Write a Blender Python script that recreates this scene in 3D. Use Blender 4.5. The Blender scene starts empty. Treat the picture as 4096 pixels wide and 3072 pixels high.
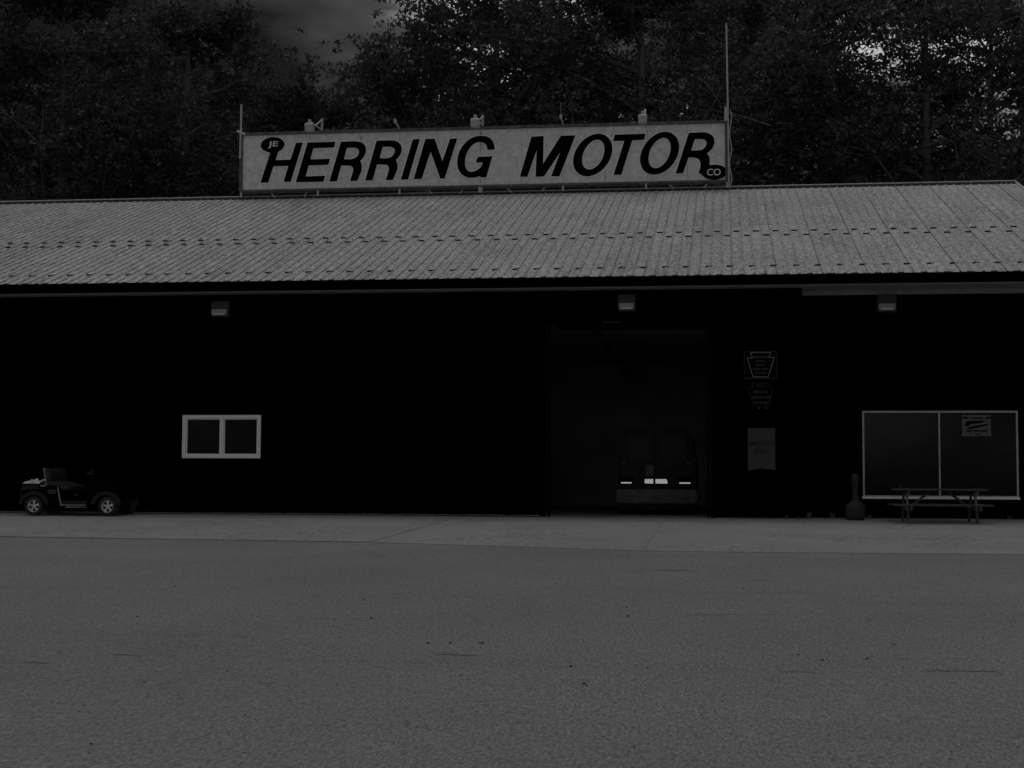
import bpy, bmesh, math, random
import numpy as np
from mathutils import Vector, Matrix

random.seed(7)
rng = np.random.default_rng(11)
sc = bpy.context.scene
COL = sc.collection
rad = math.radians

# ------------------------------------------------------------------ camera
FPX = 3390.0 * 4096 / 2212                      # focal length in photo pixels (4096 wide)
Uv = Vector((244.0, 54000.0, -3390.0)).normalized()
Xv = Vector((24956.0, 95.5, 3390.0)); Xv = (Xv - Uv * Xv.dot(Uv)).normalized()
Yv = Uv.cross(Xv)
ROT = Matrix((Xv, Yv, Uv))                      # camera axes -> world axes
CAM = Vector((0.0, -34.5, 0.7588))
cam = bpy.data.cameras.new('camera')
cam.sensor_width = 36.0
cam.lens = 36.0 * FPX / 4096
cam.clip_start = 0.1; cam.clip_end = 2000
camo = bpy.data.objects.new('camera', cam); COL.objects.link(camo)
camo.matrix_world = Matrix.Translation(CAM) @ ROT.to_4x4()
sc.camera = camo

# ------------------------------------------------------------------ world, sun, exposure
SUN_EL, SUN_AZ = rad(84), rad(12)              # azimuth clockwise from +Y
w = bpy.data.worlds.new('World'); sc.world = w; w.use_nodes = True
nt = w.node_tree; N = nt.nodes; L = nt.links; N.clear()
out = N.new('ShaderNodeOutputWorld'); bg = N.new('ShaderNodeBackground')
sky = N.new('ShaderNodeTexSky'); sky.sky_type = 'NISHITA'; sky.sun_disc = False
sky.sun_elevation = SUN_EL; sky.sun_rotation = SUN_AZ
sky.air_density = 1.0; sky.dust_density = 2.5
bw = N.new('ShaderNodeRGBToBW')
tc = N.new('ShaderNodeTexCoord')
mp = N.new('ShaderNodeMapping'); mp.inputs['Location'].default_value = (20.55, 10.65, 4.95)
mp.inputs['Scale'].default_value = (1.0, 1.0, 2.2)
nz = N.new('ShaderNodeTexNoise'); nz.inputs['Scale'].default_value = 3.1
nz.inputs['Detail'].default_value = 7; nz.inputs['Roughness'].default_value = 0.5
rp = N.new('ShaderNodeValToRGB')
rp.color_ramp.elements[0].position = 0.42; rp.color_ramp.elements[0].color = (0.22, 0.22, 0.22, 1)
rp.color_ramp.elements[1].position = 0.62; rp.color_ramp.elements[1].color = (21.0, 21.0, 21.0, 1)
e_ = rp.color_ramp.elements.new(0.50); e_.color = (1.3, 1.3, 1.3, 1)
mul = N.new('ShaderNodeMath'); mul.operation = 'MULTIPLY'
L.new(tc.outputs['Generated'], mp.inputs['Vector']); L.new(mp.outputs['Vector'], nz.inputs['Vector'])
L.new(nz.outputs['Fac'], rp.inputs['Fac']); L.new(sky.outputs['Color'], bw.inputs['Color'])
L.new(bw.outputs['Val'], mul.inputs[0]); L.new(rp.outputs['Color'], mul.inputs[1])
L.new(mul.outputs[0], bg.inputs['Color']); bg.inputs['Strength'].default_value = 0.08
L.new(bg.outputs['Background'], out.inputs['Surface'])

sd = bpy.data.lights.new('sun', 'SUN'); sd.energy = 1.9; sd.angle = rad(30); sd.color = (1.0, 1.0, 1.0)
so = bpy.data.objects.new('sun', sd); COL.objects.link(so)
svec = Vector((math.sin(SUN_AZ) * math.cos(SUN_EL), math.cos(SUN_AZ) * math.cos(SUN_EL), math.sin(SUN_EL)))
so.rotation_euler = svec.to_track_quat('Z', 'Y').to_euler(); so.location = (0, -30, 40)

sc.view_settings.view_transform = 'Standard'; sc.view_settings.look = 'None'
sc.view_settings.exposure = -2.5; sc.view_settings.gamma = 1.0
sc.view_settings.use_curve_mapping = False
sc.cycles.use_denoising = True
sc.cycles.max_bounces = 6
sc.cycles.transparent_max_bounces = 12

# ------------------------------------------------------------------ helpers
def ray(px, py):
    return ROT @ Vector((px - 2048.0, 1536.0 - py, -FPX))
def at(px, py, ax, val):                        # photo pixel -> point on the plane axis = val
    v = ray(px, py); t = (val - CAM[ax]) / v[ax]; return CAM + v * t
def atp(px, py, n, p0):
    n = Vector(n); v = ray(px, py); t = n.dot(Vector(p0) - CAM) / n.dot(v); return CAM + v * t
SLOPE = 0.027
def gz(y): return SLOPE * y if y < 0 else 0.0

class MB:
    def __init__(s): s.v = []; s.f = []
    def add(s, vs, fs):
        b = len(s.v); s.v += [tuple(p) for p in vs]; s.f += [tuple(b + i for i in f) for f in fs]; return s
    def box(s, x0, x1, y0, y1, z0, z1):
        vs = [(x, y, z) for z in (z0, z1) for y in (y0, y1) for x in (x0, x1)]
        return s.add(vs, [(0, 2, 3, 1), (4, 5, 7, 6), (0, 1, 5, 4), (2, 6, 7, 3), (0, 4, 6, 2), (1, 3, 7, 5)])
    def prism(s, pts, a, b, axis='y'):          # outline extruded from a to b
        n = len(pts)
        if axis == 'y': lo = [(p[0], a, p[1]) for p in pts]; hi = [(p[0], b, p[1]) for p in pts]
        elif axis == 'x': lo = [(a, p[0], p[1]) for p in pts]; hi = [(b, p[0], p[1]) for p in pts]
        else: lo = [(p[0], p[1], a) for p in pts]; hi = [(p[0], p[1], b) for p in pts]
        fs = [tuple(range(n)), tuple(range(2 * n - 1, n - 1, -1))]
        fs += [(i, i + n, (i + 1) % n + n, (i + 1) % n) for i in range(n)]
        return s.add(lo + hi, fs)
    def tube(s, pts, r, seg=8, r2=None, cap=True):
        pts = [Vector(p) for p in pts]; n = len(pts); rings = []
        for i, p in enumerate(pts):
            t = (pts[min(i + 1, n - 1)] - pts[max(i - 1, 0)]).normalized()
            a = t.orthogonal().normalized() if i == 0 else (a - t * a.dot(t)).normalized()
            b = t.cross(a); rr = r if r2 is None else r + (r2 - r) * i / (n - 1)
            rings.append([p + (a * math.cos(k * 2 * math.pi / seg) + b * math.sin(k * 2 * math.pi / seg)) * rr for k in range(seg)])
        vs = [q for ring in rings for q in ring]; fs = []
        for i in range(n - 1):
            for k in range(seg):
                fs.append((i * seg + k, i * seg + (k + 1) % seg, (i + 1) * seg + (k + 1) % seg, (i + 1) * seg + k))
        if cap: fs += [tuple(range(seg - 1, -1, -1)), tuple(range((n - 1) * seg, n * seg))]
        return s.add(vs, fs)
    def lathe(s, prof, seg=24, axis='y', c=(0, 0, 0)):   # prof: (radius, offset along axis)
        vs = []; fs = []; m = len(prof)
        for r, h in prof:
            for k in range(seg):
                a = 2 * math.pi * k / seg; p, q = r * math.cos(a), r * math.sin(a)
                if axis == 'y': vs.append((c[0] + p, c[1] + h, c[2] + q))
                elif axis == 'x': vs.append((c[0] + h, c[1] + p, c[2] + q))
                else: vs.append((c[0] + p, c[1] + q, c[2] + h))
        for i in range(m - 1):
            for k in range(seg):
                fs.append((i * seg + k, i * seg + (k + 1) % seg, (i + 1) * seg + (k + 1) % seg, (i + 1) * seg + k))
        return s.add(vs, fs)
    def obj(s, name, m, parent=None, bevel=0.0, smooth=False, loc=None):
        me = bpy.data.meshes.new(name); me.from_pydata(s.v, [], s.f)
        bm = bmesh.new(); bm.from_mesh(me)
        bmesh.ops.recalc_face_normals(bm, faces=bm.faces[:])
        if bevel > 0:
            bmesh.ops.bevel(bm, geom=[e for e in bm.edges if e.calc_face_angle(0) > 0.5], offset=bevel, segments=2, affect='EDGES', clamp_overlap=True)
        bm.to_mesh(me); bm.free()
        if smooth:
            for p in me.polygons: p.use_smooth = True
        me.materials.append(m)
        o = bpy.data.objects.new(name, me); COL.objects.link(o)
        if parent: o.parent = parent
        if loc: o.location = loc
        return o

def tag(o, label=None, cat=None, group=None, kind=None):
    if label: o['label'] = label
    if cat: o['category'] = cat
    if group: o['group'] = group
    if kind: o['kind'] = kind
    return o
def empty(name, loc=(0, 0, 0), **k):
    o = bpy.data.objects.new(name, None); COL.objects.link(o); o.location = loc; o.empty_display_size = 0.2
    return tag(o, **k)
def copy_tree(o, parent=None):
    c = o.copy(); COL.objects.link(c); c.parent = parent
    for ch in list(o.children): copy_tree(ch, c)
    return c

# ------------------------------------------------------------------ materials (a black and white place: greys only)
def mat(name, base, rough=0.6, spec=0.3, metal=0.0, var=0.0, vscale=6.0, bump=0.0, bscale=40.0, rand=0.0, stretch=None, emit=0.0, coat=0.0, speck=0.0):
    m = bpy.data.materials.new(name); m.use_nodes = True
    t = m.node_tree; p = t.nodes['Principled BSDF']
    p.inputs['Roughness'].default_value = rough; p.inputs['Specular IOR Level'].default_value = spec
    p.inputs['Metallic'].default_value = metal; p.inputs['Coat Weight'].default_value = coat
    p.inputs['Base Color'].default_value = (base, base, base, 1)
    if emit:
        p.inputs['Emission Color'].default_value = (1, 1, 1, 1); p.inputs['Emission Strength'].default_value = emit
    co = t.nodes.new('ShaderNodeTexCoord'); vec = co.outputs['Object']
    if stretch:
        mpn = t.nodes.new('ShaderNodeMapping'); mpn.inputs['Scale'].default_value = stretch
        t.links.new(vec, mpn.inputs['Vector']); vec = mpn.outputs['Vector']
    if rand:
        oi = t.nodes.new('ShaderNodeObjectInfo'); va = t.nodes.new('ShaderNodeVectorMath'); va.operation = 'ADD'
        ml = t.nodes.new('ShaderNodeMath'); ml.operation = 'MULTIPLY'; ml.inputs[1].default_value = 37.0
        t.links.new(oi.outputs['Random'], ml.inputs[0]); t.links.new(vec, va.inputs[0]); t.links.new(ml.outputs[0], va.inputs[1])
        vec = va.outputs['Vector']
    if var or rand:
        n = t.nodes.new('ShaderNodeTexNoise'); n.inputs['Scale'].default_value = vscale
        n.inputs['Detail'].default_value = 8; n.inputs['Roughness'].default_value = 0.65
        t.links.new(vec, n.inputs['Vector'])
        mr = t.nodes.new('ShaderNodeMapRange')
        mr.inputs[1].default_value = 0.3; mr.inputs[2].default_value = 0.7
        mr.inputs[3].default_value = base * (1 - var); mr.inputs[4].default_value = base * (1 + var)
        t.links.new(n.outputs['Fac'], mr.inputs[0]); src = mr.outputs[0]
        if rand:
            mr2 = t.nodes.new('ShaderNodeMapRange'); mr2.inputs[3].default_value = 1 - rand; mr2.inputs[4].default_value = 1 + rand
            t.links.new(oi.outputs['Random'], mr2.inputs[0])
            mm = t.nodes.new('ShaderNodeMath'); mm.operation = 'MULTIPLY'
            t.links.new(src, mm.inputs[0]); t.links.new(mr2.outputs[0], mm.inputs[1]); src = mm.outputs[0]
        if speck:
            ns = t.nodes.new('ShaderNodeTexNoise'); ns.inputs['Scale'].default_value = 1.1; ns.inputs['Detail'].default_value = 4
            t.links.new(vec, ns.inputs['Vector'])
            n5 = t.nodes.new('ShaderNodeTexNoise'); n5.inputs['Scale'].default_value = 24; n5.inputs['Detail'].default_value = 2
            t.links.new(vec, n5.inputs['Vector'])
            ad = t.nodes.new('ShaderNodeMath'); ad.operation = 'MULTIPLY_ADD'; ad.inputs[1].default_value = .5
            t.links.new(ns.outputs['Fac'], ad.inputs[0]); t.links.new(n5.outputs['Fac'], ad.inputs[2])
            mr5 = t.nodes.new('ShaderNodeMapRange'); mr5.inputs[1].default_value = .78; mr5.inputs[2].default_value = .9
            mr5.inputs[3].default_value = 1.06; mr5.inputs[4].default_value = 1 - speck
            t.links.new(ad.outputs[0], mr5.inputs[0])
            m5 = t.nodes.new('ShaderNodeMath'); m5.operation = 'MULTIPLY'
            t.links.new(src, m5.inputs[0]); t.links.new(mr5.outputs[0], m5.inputs[1]); src = m5.outputs[0]
        t.links.new(src, p.inputs['Base Color'])
    if bump:
        n2 = t.nodes.new('ShaderNodeTexNoise'); n2.inputs['Scale'].default_value = bscale; n2.inputs['Detail'].default_value = 6
        t.links.new(vec, n2.inputs['Vector'])
        b = t.nodes.new('ShaderNodeBump'); b.inputs['Strength'].default_value = bump; b.inputs['Distance'].default_value = 0.02
        t.links.new(n2.outputs['Fac'], b.inputs['Height']); t.links.new(b.outputs['Normal'], p.inputs['Normal'])
    return m

M = {}
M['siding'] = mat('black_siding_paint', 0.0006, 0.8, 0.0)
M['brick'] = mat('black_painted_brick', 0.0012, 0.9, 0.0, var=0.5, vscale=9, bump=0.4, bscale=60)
M['mortar'] = mat('mortar', 0.014, 0.9, 0.0, var=0.8, vscale=3)
M['soffit'] = mat('soffit_paint', 0.30, 0.6, 0.1, var=0.25, vscale=8)
M['gutter'] = mat('black_gutter', 0.0008, 0.8, 0.0)
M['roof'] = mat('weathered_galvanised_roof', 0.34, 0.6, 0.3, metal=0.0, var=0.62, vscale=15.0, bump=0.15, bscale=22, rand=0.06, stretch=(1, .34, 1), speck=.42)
M['ridge'] = mat('ridge_metal', 0.5, 0.45, 0.4, var=0.2, vscale=5)
M['dark'] = mat('dark_metal', 0.02, 0.6, 0.1)
M['black'] = mat('black_paint', 0.0015, 0.5, 0.03)
M['white'] = mat('white_vinyl', 0.8, 0.45, 0.3, var=0.06, vscale=10)
M['signface'] = mat('weathered_white_sign', 0.68, 0.5, 0.2, var=0.22, vscale=6, bump=0.05, rand=0.03)
M['signhalo'] = mat('white_letter_edge', 0.85, 0.5, 0.2)
M['signframe'] = mat('rusty_sign_frame', 0.12, 0.7, 0.2, var=0.5, vscale=7, bump=0.2)
M['letter'] = mat('black_vinyl_letter', 0.0012, 0.5, 0.02)
M['steel'] = mat('galvanised_steel', 0.45, 0.5, 0.4, var=0.25, vscale=12)
M['lamp_lens'] = mat('lamp_lens', 0.30, 0.25, 0.5, var=0.1, vscale=30)
M['lamp_body'] = mat('lamp_housing', 0.05, 0.5, 0.2, var=0.3, vscale=20)
M['alu'] = mat('aluminium_frame', 0.42, 0.4, 0.4, var=0.2, vscale=4)
M['interior'] = mat('garage_interior', 0.5, 0.85, 0.1, var=0.4, vscale=1.2)
M['floor_in'] = mat('garage_floor', 0.3, 0.7, 0.2, var=0.3, vscale=2)
M['tyre'] = mat('tyre_rubber', 0.035, 0.8, 0.15, bump=0.1)
M['rim'] = mat('polished_rim', 0.6, 0.3, 0.6, metal=0.5, var=0.15, vscale=30)
M['cartblack'] = mat('cart_black_paint', 0.0015, 0.3, 0.03)
M['cartgrey'] = mat('cart_grey_plastic', 0.02, 0.6, 0.2, var=0.3, vscale=10)
M['trim'] = mat('bright_trim', 0.35, 0.35, 0.5)
M['seat'] = mat('seat_vinyl', 0.03, 0.5, 0.3, var=0.3, vscale=9)
M['tarp'] = mat('pale_tarp', 0.45, 0.7, 0.2, var=0.3, vscale=12, bump=0.5, bscale=14)
M['vanpaint'] = mat('dark_van_paint', 0.028, 0.5, 0.06, var=.6, vscale=7)
M['bumper'] = mat('worn_bumper', 0.065, 0.4, 0.3, var=0.7, vscale=3.5)
M['lit'] = mat('glowing_patch', 0.5, 0.4, 0.3, emit=1.5)  # added glow, so the van's bright pieces show in the dark interior
M['wood'] = mat('weathered_wood', 0.095, 0.85, 0.1, var=0.35, vscale=5, stretch=(1, 9, 9), bump=0.3, rand=0.15)
M['plastic'] = mat('grey_plastic', 0.038, 0.7, 0.15, var=0.2, vscale=12)
M['paper'] = mat('faded_sign_board', 0.06, 0.7, 0.1, var=0.2, vscale=14)
M['paperink'] = mat('sign_ink', 0.03, 0.8, 0.05, var=0.6, vscale=60)
M['key'] = mat('keystone_black', 0.0015, 0.6, 0.02)
M['keyline'] = mat('keystone_pale_line', 0.20, 0.6, 0.2, var=0.3, vscale=30)
M['keydim'] = mat('keystone_dim_line', 0.10, 0.6, 0.2, var=0.5, vscale=30)
M['poster'] = mat('poster_paper', 0.12, 0.6, 0.2, var=0.4, vscale=12)
M['bark'] = mat('bark', 0.13, 0.9, 0.1, var=0.5, vscale=4, stretch=(3, 3, 0.5), bump=0.6, bscale=12)
M['gravel'] = mat('gravel_and_litter', 0.16, 0.9, 0.1, var=0.6, vscale=18)
M['debris'] = mat('dark_debris', 0.04, 0.9, 0.1)

def glass_mat(nm='dark_glass', spec=.09, base=.007):
    m = bpy.data.materials.new(nm); m.use_nodes = True
    p = m.node_tree.nodes['Principled BSDF']
    p.inputs['Base Color'].default_value = (base, base, base, 1)
    p.inputs['Roughness'].default_value = 0.06; p.inputs['Specular IOR Level'].default_value = spec
    t = m.node_tree
    co = t.nodes.new('ShaderNodeTexCoord')
    n = t.nodes.new('ShaderNodeTexNoise'); n.inputs['Scale'].default_value = 1.6; n.inputs['Detail'].default_value = 3
    b = t.nodes.new('ShaderNodeBump'); b.inputs['Strength'].default_value = 0.07; b.inputs['Distance'].default_value = 0.03
    t.links.new(co.outputs['Object'], n.inputs['Vector']); t.links.new(n.outputs['Fac'], b.inputs['Height']); t.links.new(b.outputs['Normal'], p.inputs['Normal'])
    return m
M['glass'] = glass_mat(); M['vanglass'] = glass_mat('tinted_van_glass', .05, .02); M['leftglass'] = glass_mat('office_glass', .2, .018)  # left panes: lighter base colour stands in for a faint reflection

def ground_mat(name, base, fine, blotch, streak, fs=34.0, dots=0.0, bump=0.35):
    m = bpy.data.materials.new(name); m.use_nodes = True
    t = m.node_tree; p = t.nodes['Principled BSDF']; p.inputs['Roughness'].default_value = 0.9
    p.inputs['Specular IOR Level'].default_value = 0.12
    co = t.nodes.new('ShaderNodeTexCoord')
    def noise(scale, detail, rgh, lo, hi, a, b, stretch=None):
        v = co.outputs['Object']
        if stretch:
            q = t.nodes.new('ShaderNodeMapping'); q.inputs['Scale'].default_value = stretch
            q.inputs['Rotation'].default_value = (0, 0, 0.06)
            t.links.new(v, q.inputs['Vector']); v = q.outputs['Vector']
        n = t.nodes.new('ShaderNodeTexNoise'); n.inputs['Scale'].default_value = scale
        n.inputs['Detail'].default_value = detail; n.inputs['Roughness'].default_value = rgh
        t.links.new(v, n.inputs['Vector'])
        r = t.nodes.new('ShaderNodeMapRange'); r.inputs[1].default_value = lo; r.inputs[2].default_value = hi
        r.inputs[3].default_value = a; r.inputs[4].default_value = b
        t.links.new(n.outputs['Fac'], r.inputs[0]); return r.outputs[0], n
    def mulv(a, b):
        q = t.nodes.new('ShaderNodeMath'); q.operation = 'MULTIPLY'; t.links.new(a, q.inputs[0])
        if isinstance(b, float): q.inputs[1].default_value = b
        else: t.links.new(b, q.inputs[1])
        return q.outputs[0]
    f, nf = noise(fs, 6, 0.7, 0.3, 0.7, 1 - fine, 1 + fine, (1, .3, 1))
    f2, _ = noise(fs * .55, 3, 0.5, 0.55, 0.66, 1.02, 1 - fine * .28, (1, .3, 1)); f3, _ = noise(.13, 3, .5, .35, .65, .95, 1.05)
    bl, _ = noise(0.55, 6, 0.6, 0.3, 0.7, 1 - blotch, 1 + blotch)
    st, _ = noise(1.1, 5, 0.6, 0.56, 0.72, 1.0, 1 - streak, (0.22, 1.6, 1))
    v = mulv(mulv(mulv(mulv(mulv(f, f2), f3), bl), st), base)
    if dots:
        d_, _ = noise(8.0, 3, 0.5, 0.52, 0.6, 1.03, 1 - dots, (1, .6, 1))
        msk, _ = noise(0.35, 2, 0.5, 0.45, 0.55, 0.0, 1.0)
        mx = t.nodes.new('ShaderNodeMix'); mx.data_type = 'FLOAT'; mx.inputs[2].default_value = 1.0
        t.links.new(msk, mx.inputs[0]); t.links.new(d_, mx.inputs[3]); v = mulv(v, mx.outputs[0])
    t.links.new(v, p.inputs['Base Color'])
    b = t.nodes.new('ShaderNodeBump'); b.inputs['Strength'].default_value = bump; b.inputs['Distance'].default_value = 0.02
    t.links.new(nf.outputs['Fac'], b.inputs['Height']); t.links.new(b.outputs['Normal'], p.inputs['Normal'])
    return m
M['asphalt'] = ground_mat('sun_bleached_asphalt', 0.178, 0.60, 0.08, 0.10, fs=55)
M['concrete'] = ground_mat('concrete_apron', 0.23, 0.18, 0.08, 0.1, fs=22, dots=0.24, bump=0.15)

def leaf_mat(name, base, tr=0.25):
    m = bpy.data.materials.new(name); m.use_nodes = True; t = m.node_tree
    p = t.nodes['Principled BSDF']; p.inputs['Roughness'].default_value = 0.6; p.inputs['Specular IOR Level'].default_value = 0.15
    g = t.nodes.new('ShaderNodeNewGeometry'); r = t.nodes.new('ShaderNodeMapRange')
    r.inputs[3].default_value = base * 0.5; r.inputs[4].default_value = base * 1.4
    t.links.new(g.outputs['Random Per Island'], r.inputs[0]); t.links.new(r.outputs[0], p.inputs['Base Color'])
    tl = t.nodes.new('ShaderNodeBsdfTranslucent'); t.links.new(r.outputs[0], tl.inputs['Color'])
    mx = t.nodes.new('ShaderNodeMixShader'); mx.inputs[0].default_value = tr
    o = t.nodes['Material Output']
    t.links.new(p.outputs[0], mx.inputs[1]); t.links.new(tl.outputs[0], mx.inputs[2]); t.links.new(mx.outputs[0], o.inputs['Surface'])
    return m
M['leaf'] = leaf_mat('dark_foliage', 0.070)
M['leaf2'] = leaf_mat('paler_foliage', 0.10)
M['weed'] = leaf_mat('weeds', 0.10)
M['hill'] = mat('woodland_floor', 0.03, 0.95, 0.02, var=0.6, vscale=0.8, bump=0.5, bscale=3)

# uneven darker band over every rib and its feet of the roof sheets
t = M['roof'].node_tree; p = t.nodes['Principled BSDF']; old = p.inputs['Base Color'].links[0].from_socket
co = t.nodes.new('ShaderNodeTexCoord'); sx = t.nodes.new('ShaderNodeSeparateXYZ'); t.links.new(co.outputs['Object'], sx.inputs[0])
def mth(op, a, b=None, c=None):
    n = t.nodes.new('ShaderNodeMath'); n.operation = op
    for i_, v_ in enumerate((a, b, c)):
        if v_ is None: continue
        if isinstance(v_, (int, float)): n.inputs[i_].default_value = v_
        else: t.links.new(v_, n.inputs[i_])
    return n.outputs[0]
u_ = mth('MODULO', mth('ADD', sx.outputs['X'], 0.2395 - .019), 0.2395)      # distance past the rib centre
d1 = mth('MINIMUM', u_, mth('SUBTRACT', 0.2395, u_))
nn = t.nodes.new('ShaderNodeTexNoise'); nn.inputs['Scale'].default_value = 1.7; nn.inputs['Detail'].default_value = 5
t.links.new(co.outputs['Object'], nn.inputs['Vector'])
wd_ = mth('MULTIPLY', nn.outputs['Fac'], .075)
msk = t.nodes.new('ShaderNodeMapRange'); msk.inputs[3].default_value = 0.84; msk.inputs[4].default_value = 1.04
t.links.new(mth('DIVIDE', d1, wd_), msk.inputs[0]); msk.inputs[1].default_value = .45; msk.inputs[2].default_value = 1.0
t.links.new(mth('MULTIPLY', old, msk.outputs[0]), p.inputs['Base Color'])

# ------------------------------------------------------------------ ground, apron, hillside
me = MB()
xs = [-400, -60, -30, 0, 30, 60, 400]
ys = [-400, -120, -80, -40, -20, 0, 24, 400]
vs = [(x, y, gz(max(y, -80))) for y in ys for x in xs]
nx = len(xs)
me.add(vs, [(j * nx + i, j * nx + i + 1, (j + 1) * nx + i + 1, (j + 1) * nx + i) for j in range(len(ys) - 1) for i in range(nx - 1)])
g = me.obj('ground', M['asphalt']); tag(g, kind='structure')

apron = empty('apron', kind='structure')
fr = [(-32, -7.4), (-12.53, -8.49), (-5.83, -8.98), (-1.27, -10.31), (0.36, -10.40), (4.4, -10.22), (14, -9.9)]
def fy(x):
    for (a, b), (c, d_) in zip(fr, fr[1:]):
        if a <= x <= c: return b + (d_ - b) * (x - a) / (c - a)
def slab(x0, x1, h):
    m = MB(); g_ = 0.005
    X_ = [x0 + g_] + [p[0] for p in fr if x0 + .1 < p[0] < x1 - .1] + [x1 - g_]
    outl = [(x, fy(x)) for x in X_] + [(x, 0.0 if x < 1.6 else 0.45) for x in ([x1 - g_] if not (x0 < 1.6 < x1) else [x1 - g_, 1.65, 1.6])] + [(x0 + g_, 0.0 if x0 < 1.6 else 0.45)]
    n = len(outl)
    top = [(x, y, SLOPE * y + h) for x, y in outl]; bot = [(x, y, SLOPE * y - 0.004) for x, y in outl]
    m.add(top + bot, [tuple(range(n)), tuple(range(2 * n - 1, n - 1, -1))] + [(i, i + n, (i + 1) % n + n, (i + 1) % n) for i in range(n)])
    return m.obj('concrete_slab', M['concrete'], apron)
slab(-32, -5.83, 0.014); slab(-5.83, -1.27, 0.008); slab(-1.27, 14, 0.006)

hm = MB(); HX = np.linspace(-110, 90, 41); HY = np.linspace(23, 130, 28)
def hz(x, y):
    t = max(0.0, (y - 24) / 40.0); return 11.0 * min(t, 1.0) ** 0.9 + 0.06 * max(0, y - 64) + 0.6 * math.sin(x * .21 + y * .13) * min(1, t * 3) - 0.05 * (t <= 0)
vs = [(x, y, hz(x, y)) for y in HY for x in HX]
hm.add(vs, [(j * 41 + i, j * 41 + i + 1, (j + 1) * 41 + i + 1, (j + 1) * 41 + i) for j in range(27) for i in range(40)])
tag(hm.obj('hillside', M['hill'], smooth=True), kind='structure')

# ------------------------------------------------------------------ the garage building
TH = math.radians(18.43); TT = math.tan(TH)
EY, EZ = -0.5, at(2048, 1112, 1, -0.5).z
RN = (0, -TT, 1); RP = (0, EY, EZ)
roofpt = lambda px, py: atp(px, py, RN, RP)
RY = roofpt(2048, 776).y; RZ = EZ + (RY - EY) * TT
XL, XR = -32.0, roofpt(4053, 730).x           # ends of the roof
BK = 2 * RY + 0.5                               # back wall
WT = 4.92                                       # wall top
BX = 1.63                                       # where the siding stops and the brick starts
BYW = 0.45
B = empty('garage_building', (0, 0, 0), label='long black garage with pale ribbed metal roof behind the concrete apron', cat='building')
DX0, DX1, DZ = -3.955, -0.315, 4.27

# siding: ribbed panels
def siding_panel(x0, x1, z0, z1, y=0.0):
    m = MB(); n = max(1, round((x1 - x0) / 0.2326)); w_ = (x1 - x0) / n; prof = []
    for i in range(n):
        a = x0 + i * w_
        prof += [(a, y), (a + w_ * .72, y), (a + w_ * .78, y - .018), (a + w_ * .92, y - .018), (a + w_ * .98, y)]
    prof.append((x1 - .002, y))
    k = len(prof); m.add([(px_, py_, z0) for px_, py_ in prof] + [(px_, py_, z1) for px_, py_ in prof], [(i, i + 1, i + k + 1, i + k) for i in range(k - 1)])
    m.add([(x0, y + .05, z0), (x1 - .002, y + .05, z0), (x0, y + .05, z1), (x1 - .002, y + .05, z1)], [(0, 1, 3, 2)])
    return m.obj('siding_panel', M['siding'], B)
LW = [at(732, 1661, 1, 0), at(1045, 1660, 1, 0), at(731, 1833, 1, 0), at(1043, 1833, 1, 0)]
lx0, lx1, lz0, lz1 = (LW[0].x + LW[2].x) / 2, (LW[1].x + LW[3].x) / 2, (LW[2].z + LW[3].z) / 2, (LW[0].z + LW[1].z) / 2
edges = [lx0]
x = lx0
while x > XL + 1: x -= 0.93; edges.insert(0, x)
edges.append(lx1); x = lx1
while x < DX0 - 1.2: x += 0.93; edges.append(x)
edges.append(DX0)
for a, b in zip(edges, edges[1:]):
    if abs(a - lx0) < 1e-6: siding_panel(a, b, 0.02, lz0); siding_panel(a, b, lz1, WT)
    else: siding_panel(a, b, 0.02, WT)
for i in range(4): siding_panel(DX0 + i * (DX1 - DX0) / 4, DX0 + (i + 1) * (DX1 - DX0) / 4, DZ, WT)
for a, b in ((DX1, .66), (.66, BX)): siding_panel(a, b, 0.02, WT)
MB().box(BX, BX + .04, -.02, BYW + .1, 0.02, WT).obj('corner_trim', M['siding'], B)
MB().box(XL, XL + .1, .06, BK - .1, 0, WT).box(XR - .4, XR - .3, BYW + .3, BK - .1, 0, WT).box(XL + .1, XR - .4, BK - .1, BK, 0, WT).obj('outer_wall', M['siding'], B)
# gables close the roof ends
for gx in (XL + .05, XR - .35):
    MB().prism([(0.46, WT), (BK - .1, WT), (BK - .1, EZ + .02), (RY, RZ - .25), (0.46, EZ + .12)], gx, gx + .04, 'x').obj('gable_wall', M['siding'], B)

# door opening trim and interior
MB().box(DX0 - .012, DX0, -.03, .3, 0, DZ + .01).box(DX1, DX1 + .012, -.03, .3, 0, DZ + .01).box(DX0 - .012, DX1 + .012, -.035, .3, DZ, DZ + .012).obj('door_frame', M['black'], B)
IX0, IX1, IY = -7.2, 0.35, 17.5
MB().box(IX0, IX1, .31, IY, -.04, 0.003).obj('garage_floor', M['floor_in'], B)
MB().box(IX0 - .1, IX0, .1, IY, 0, 4.7).box(IX1, IX1 + .1, .1, IY, 0, 4.7).box(IX0 - .1, IX1 + .1, IY, IY + .1, 0, 4.7).obj('inner_wall', M['interior'], B)
MB().box(IX0 - .1, IX1 + .1, .1, IY + .1, 4.7, 4.8).obj('ceiling', M['interior'], B)
MB().box(IX0, DX0 - .012, .12, .2, 0, 4.7).box(DX1 + .012, IX1, .12, .2, 0, 4.7).box(DX0 - .05, DX1 + .05, .31, .36, 4.33, 4.7).obj('front_lining', M['black'], B)
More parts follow.
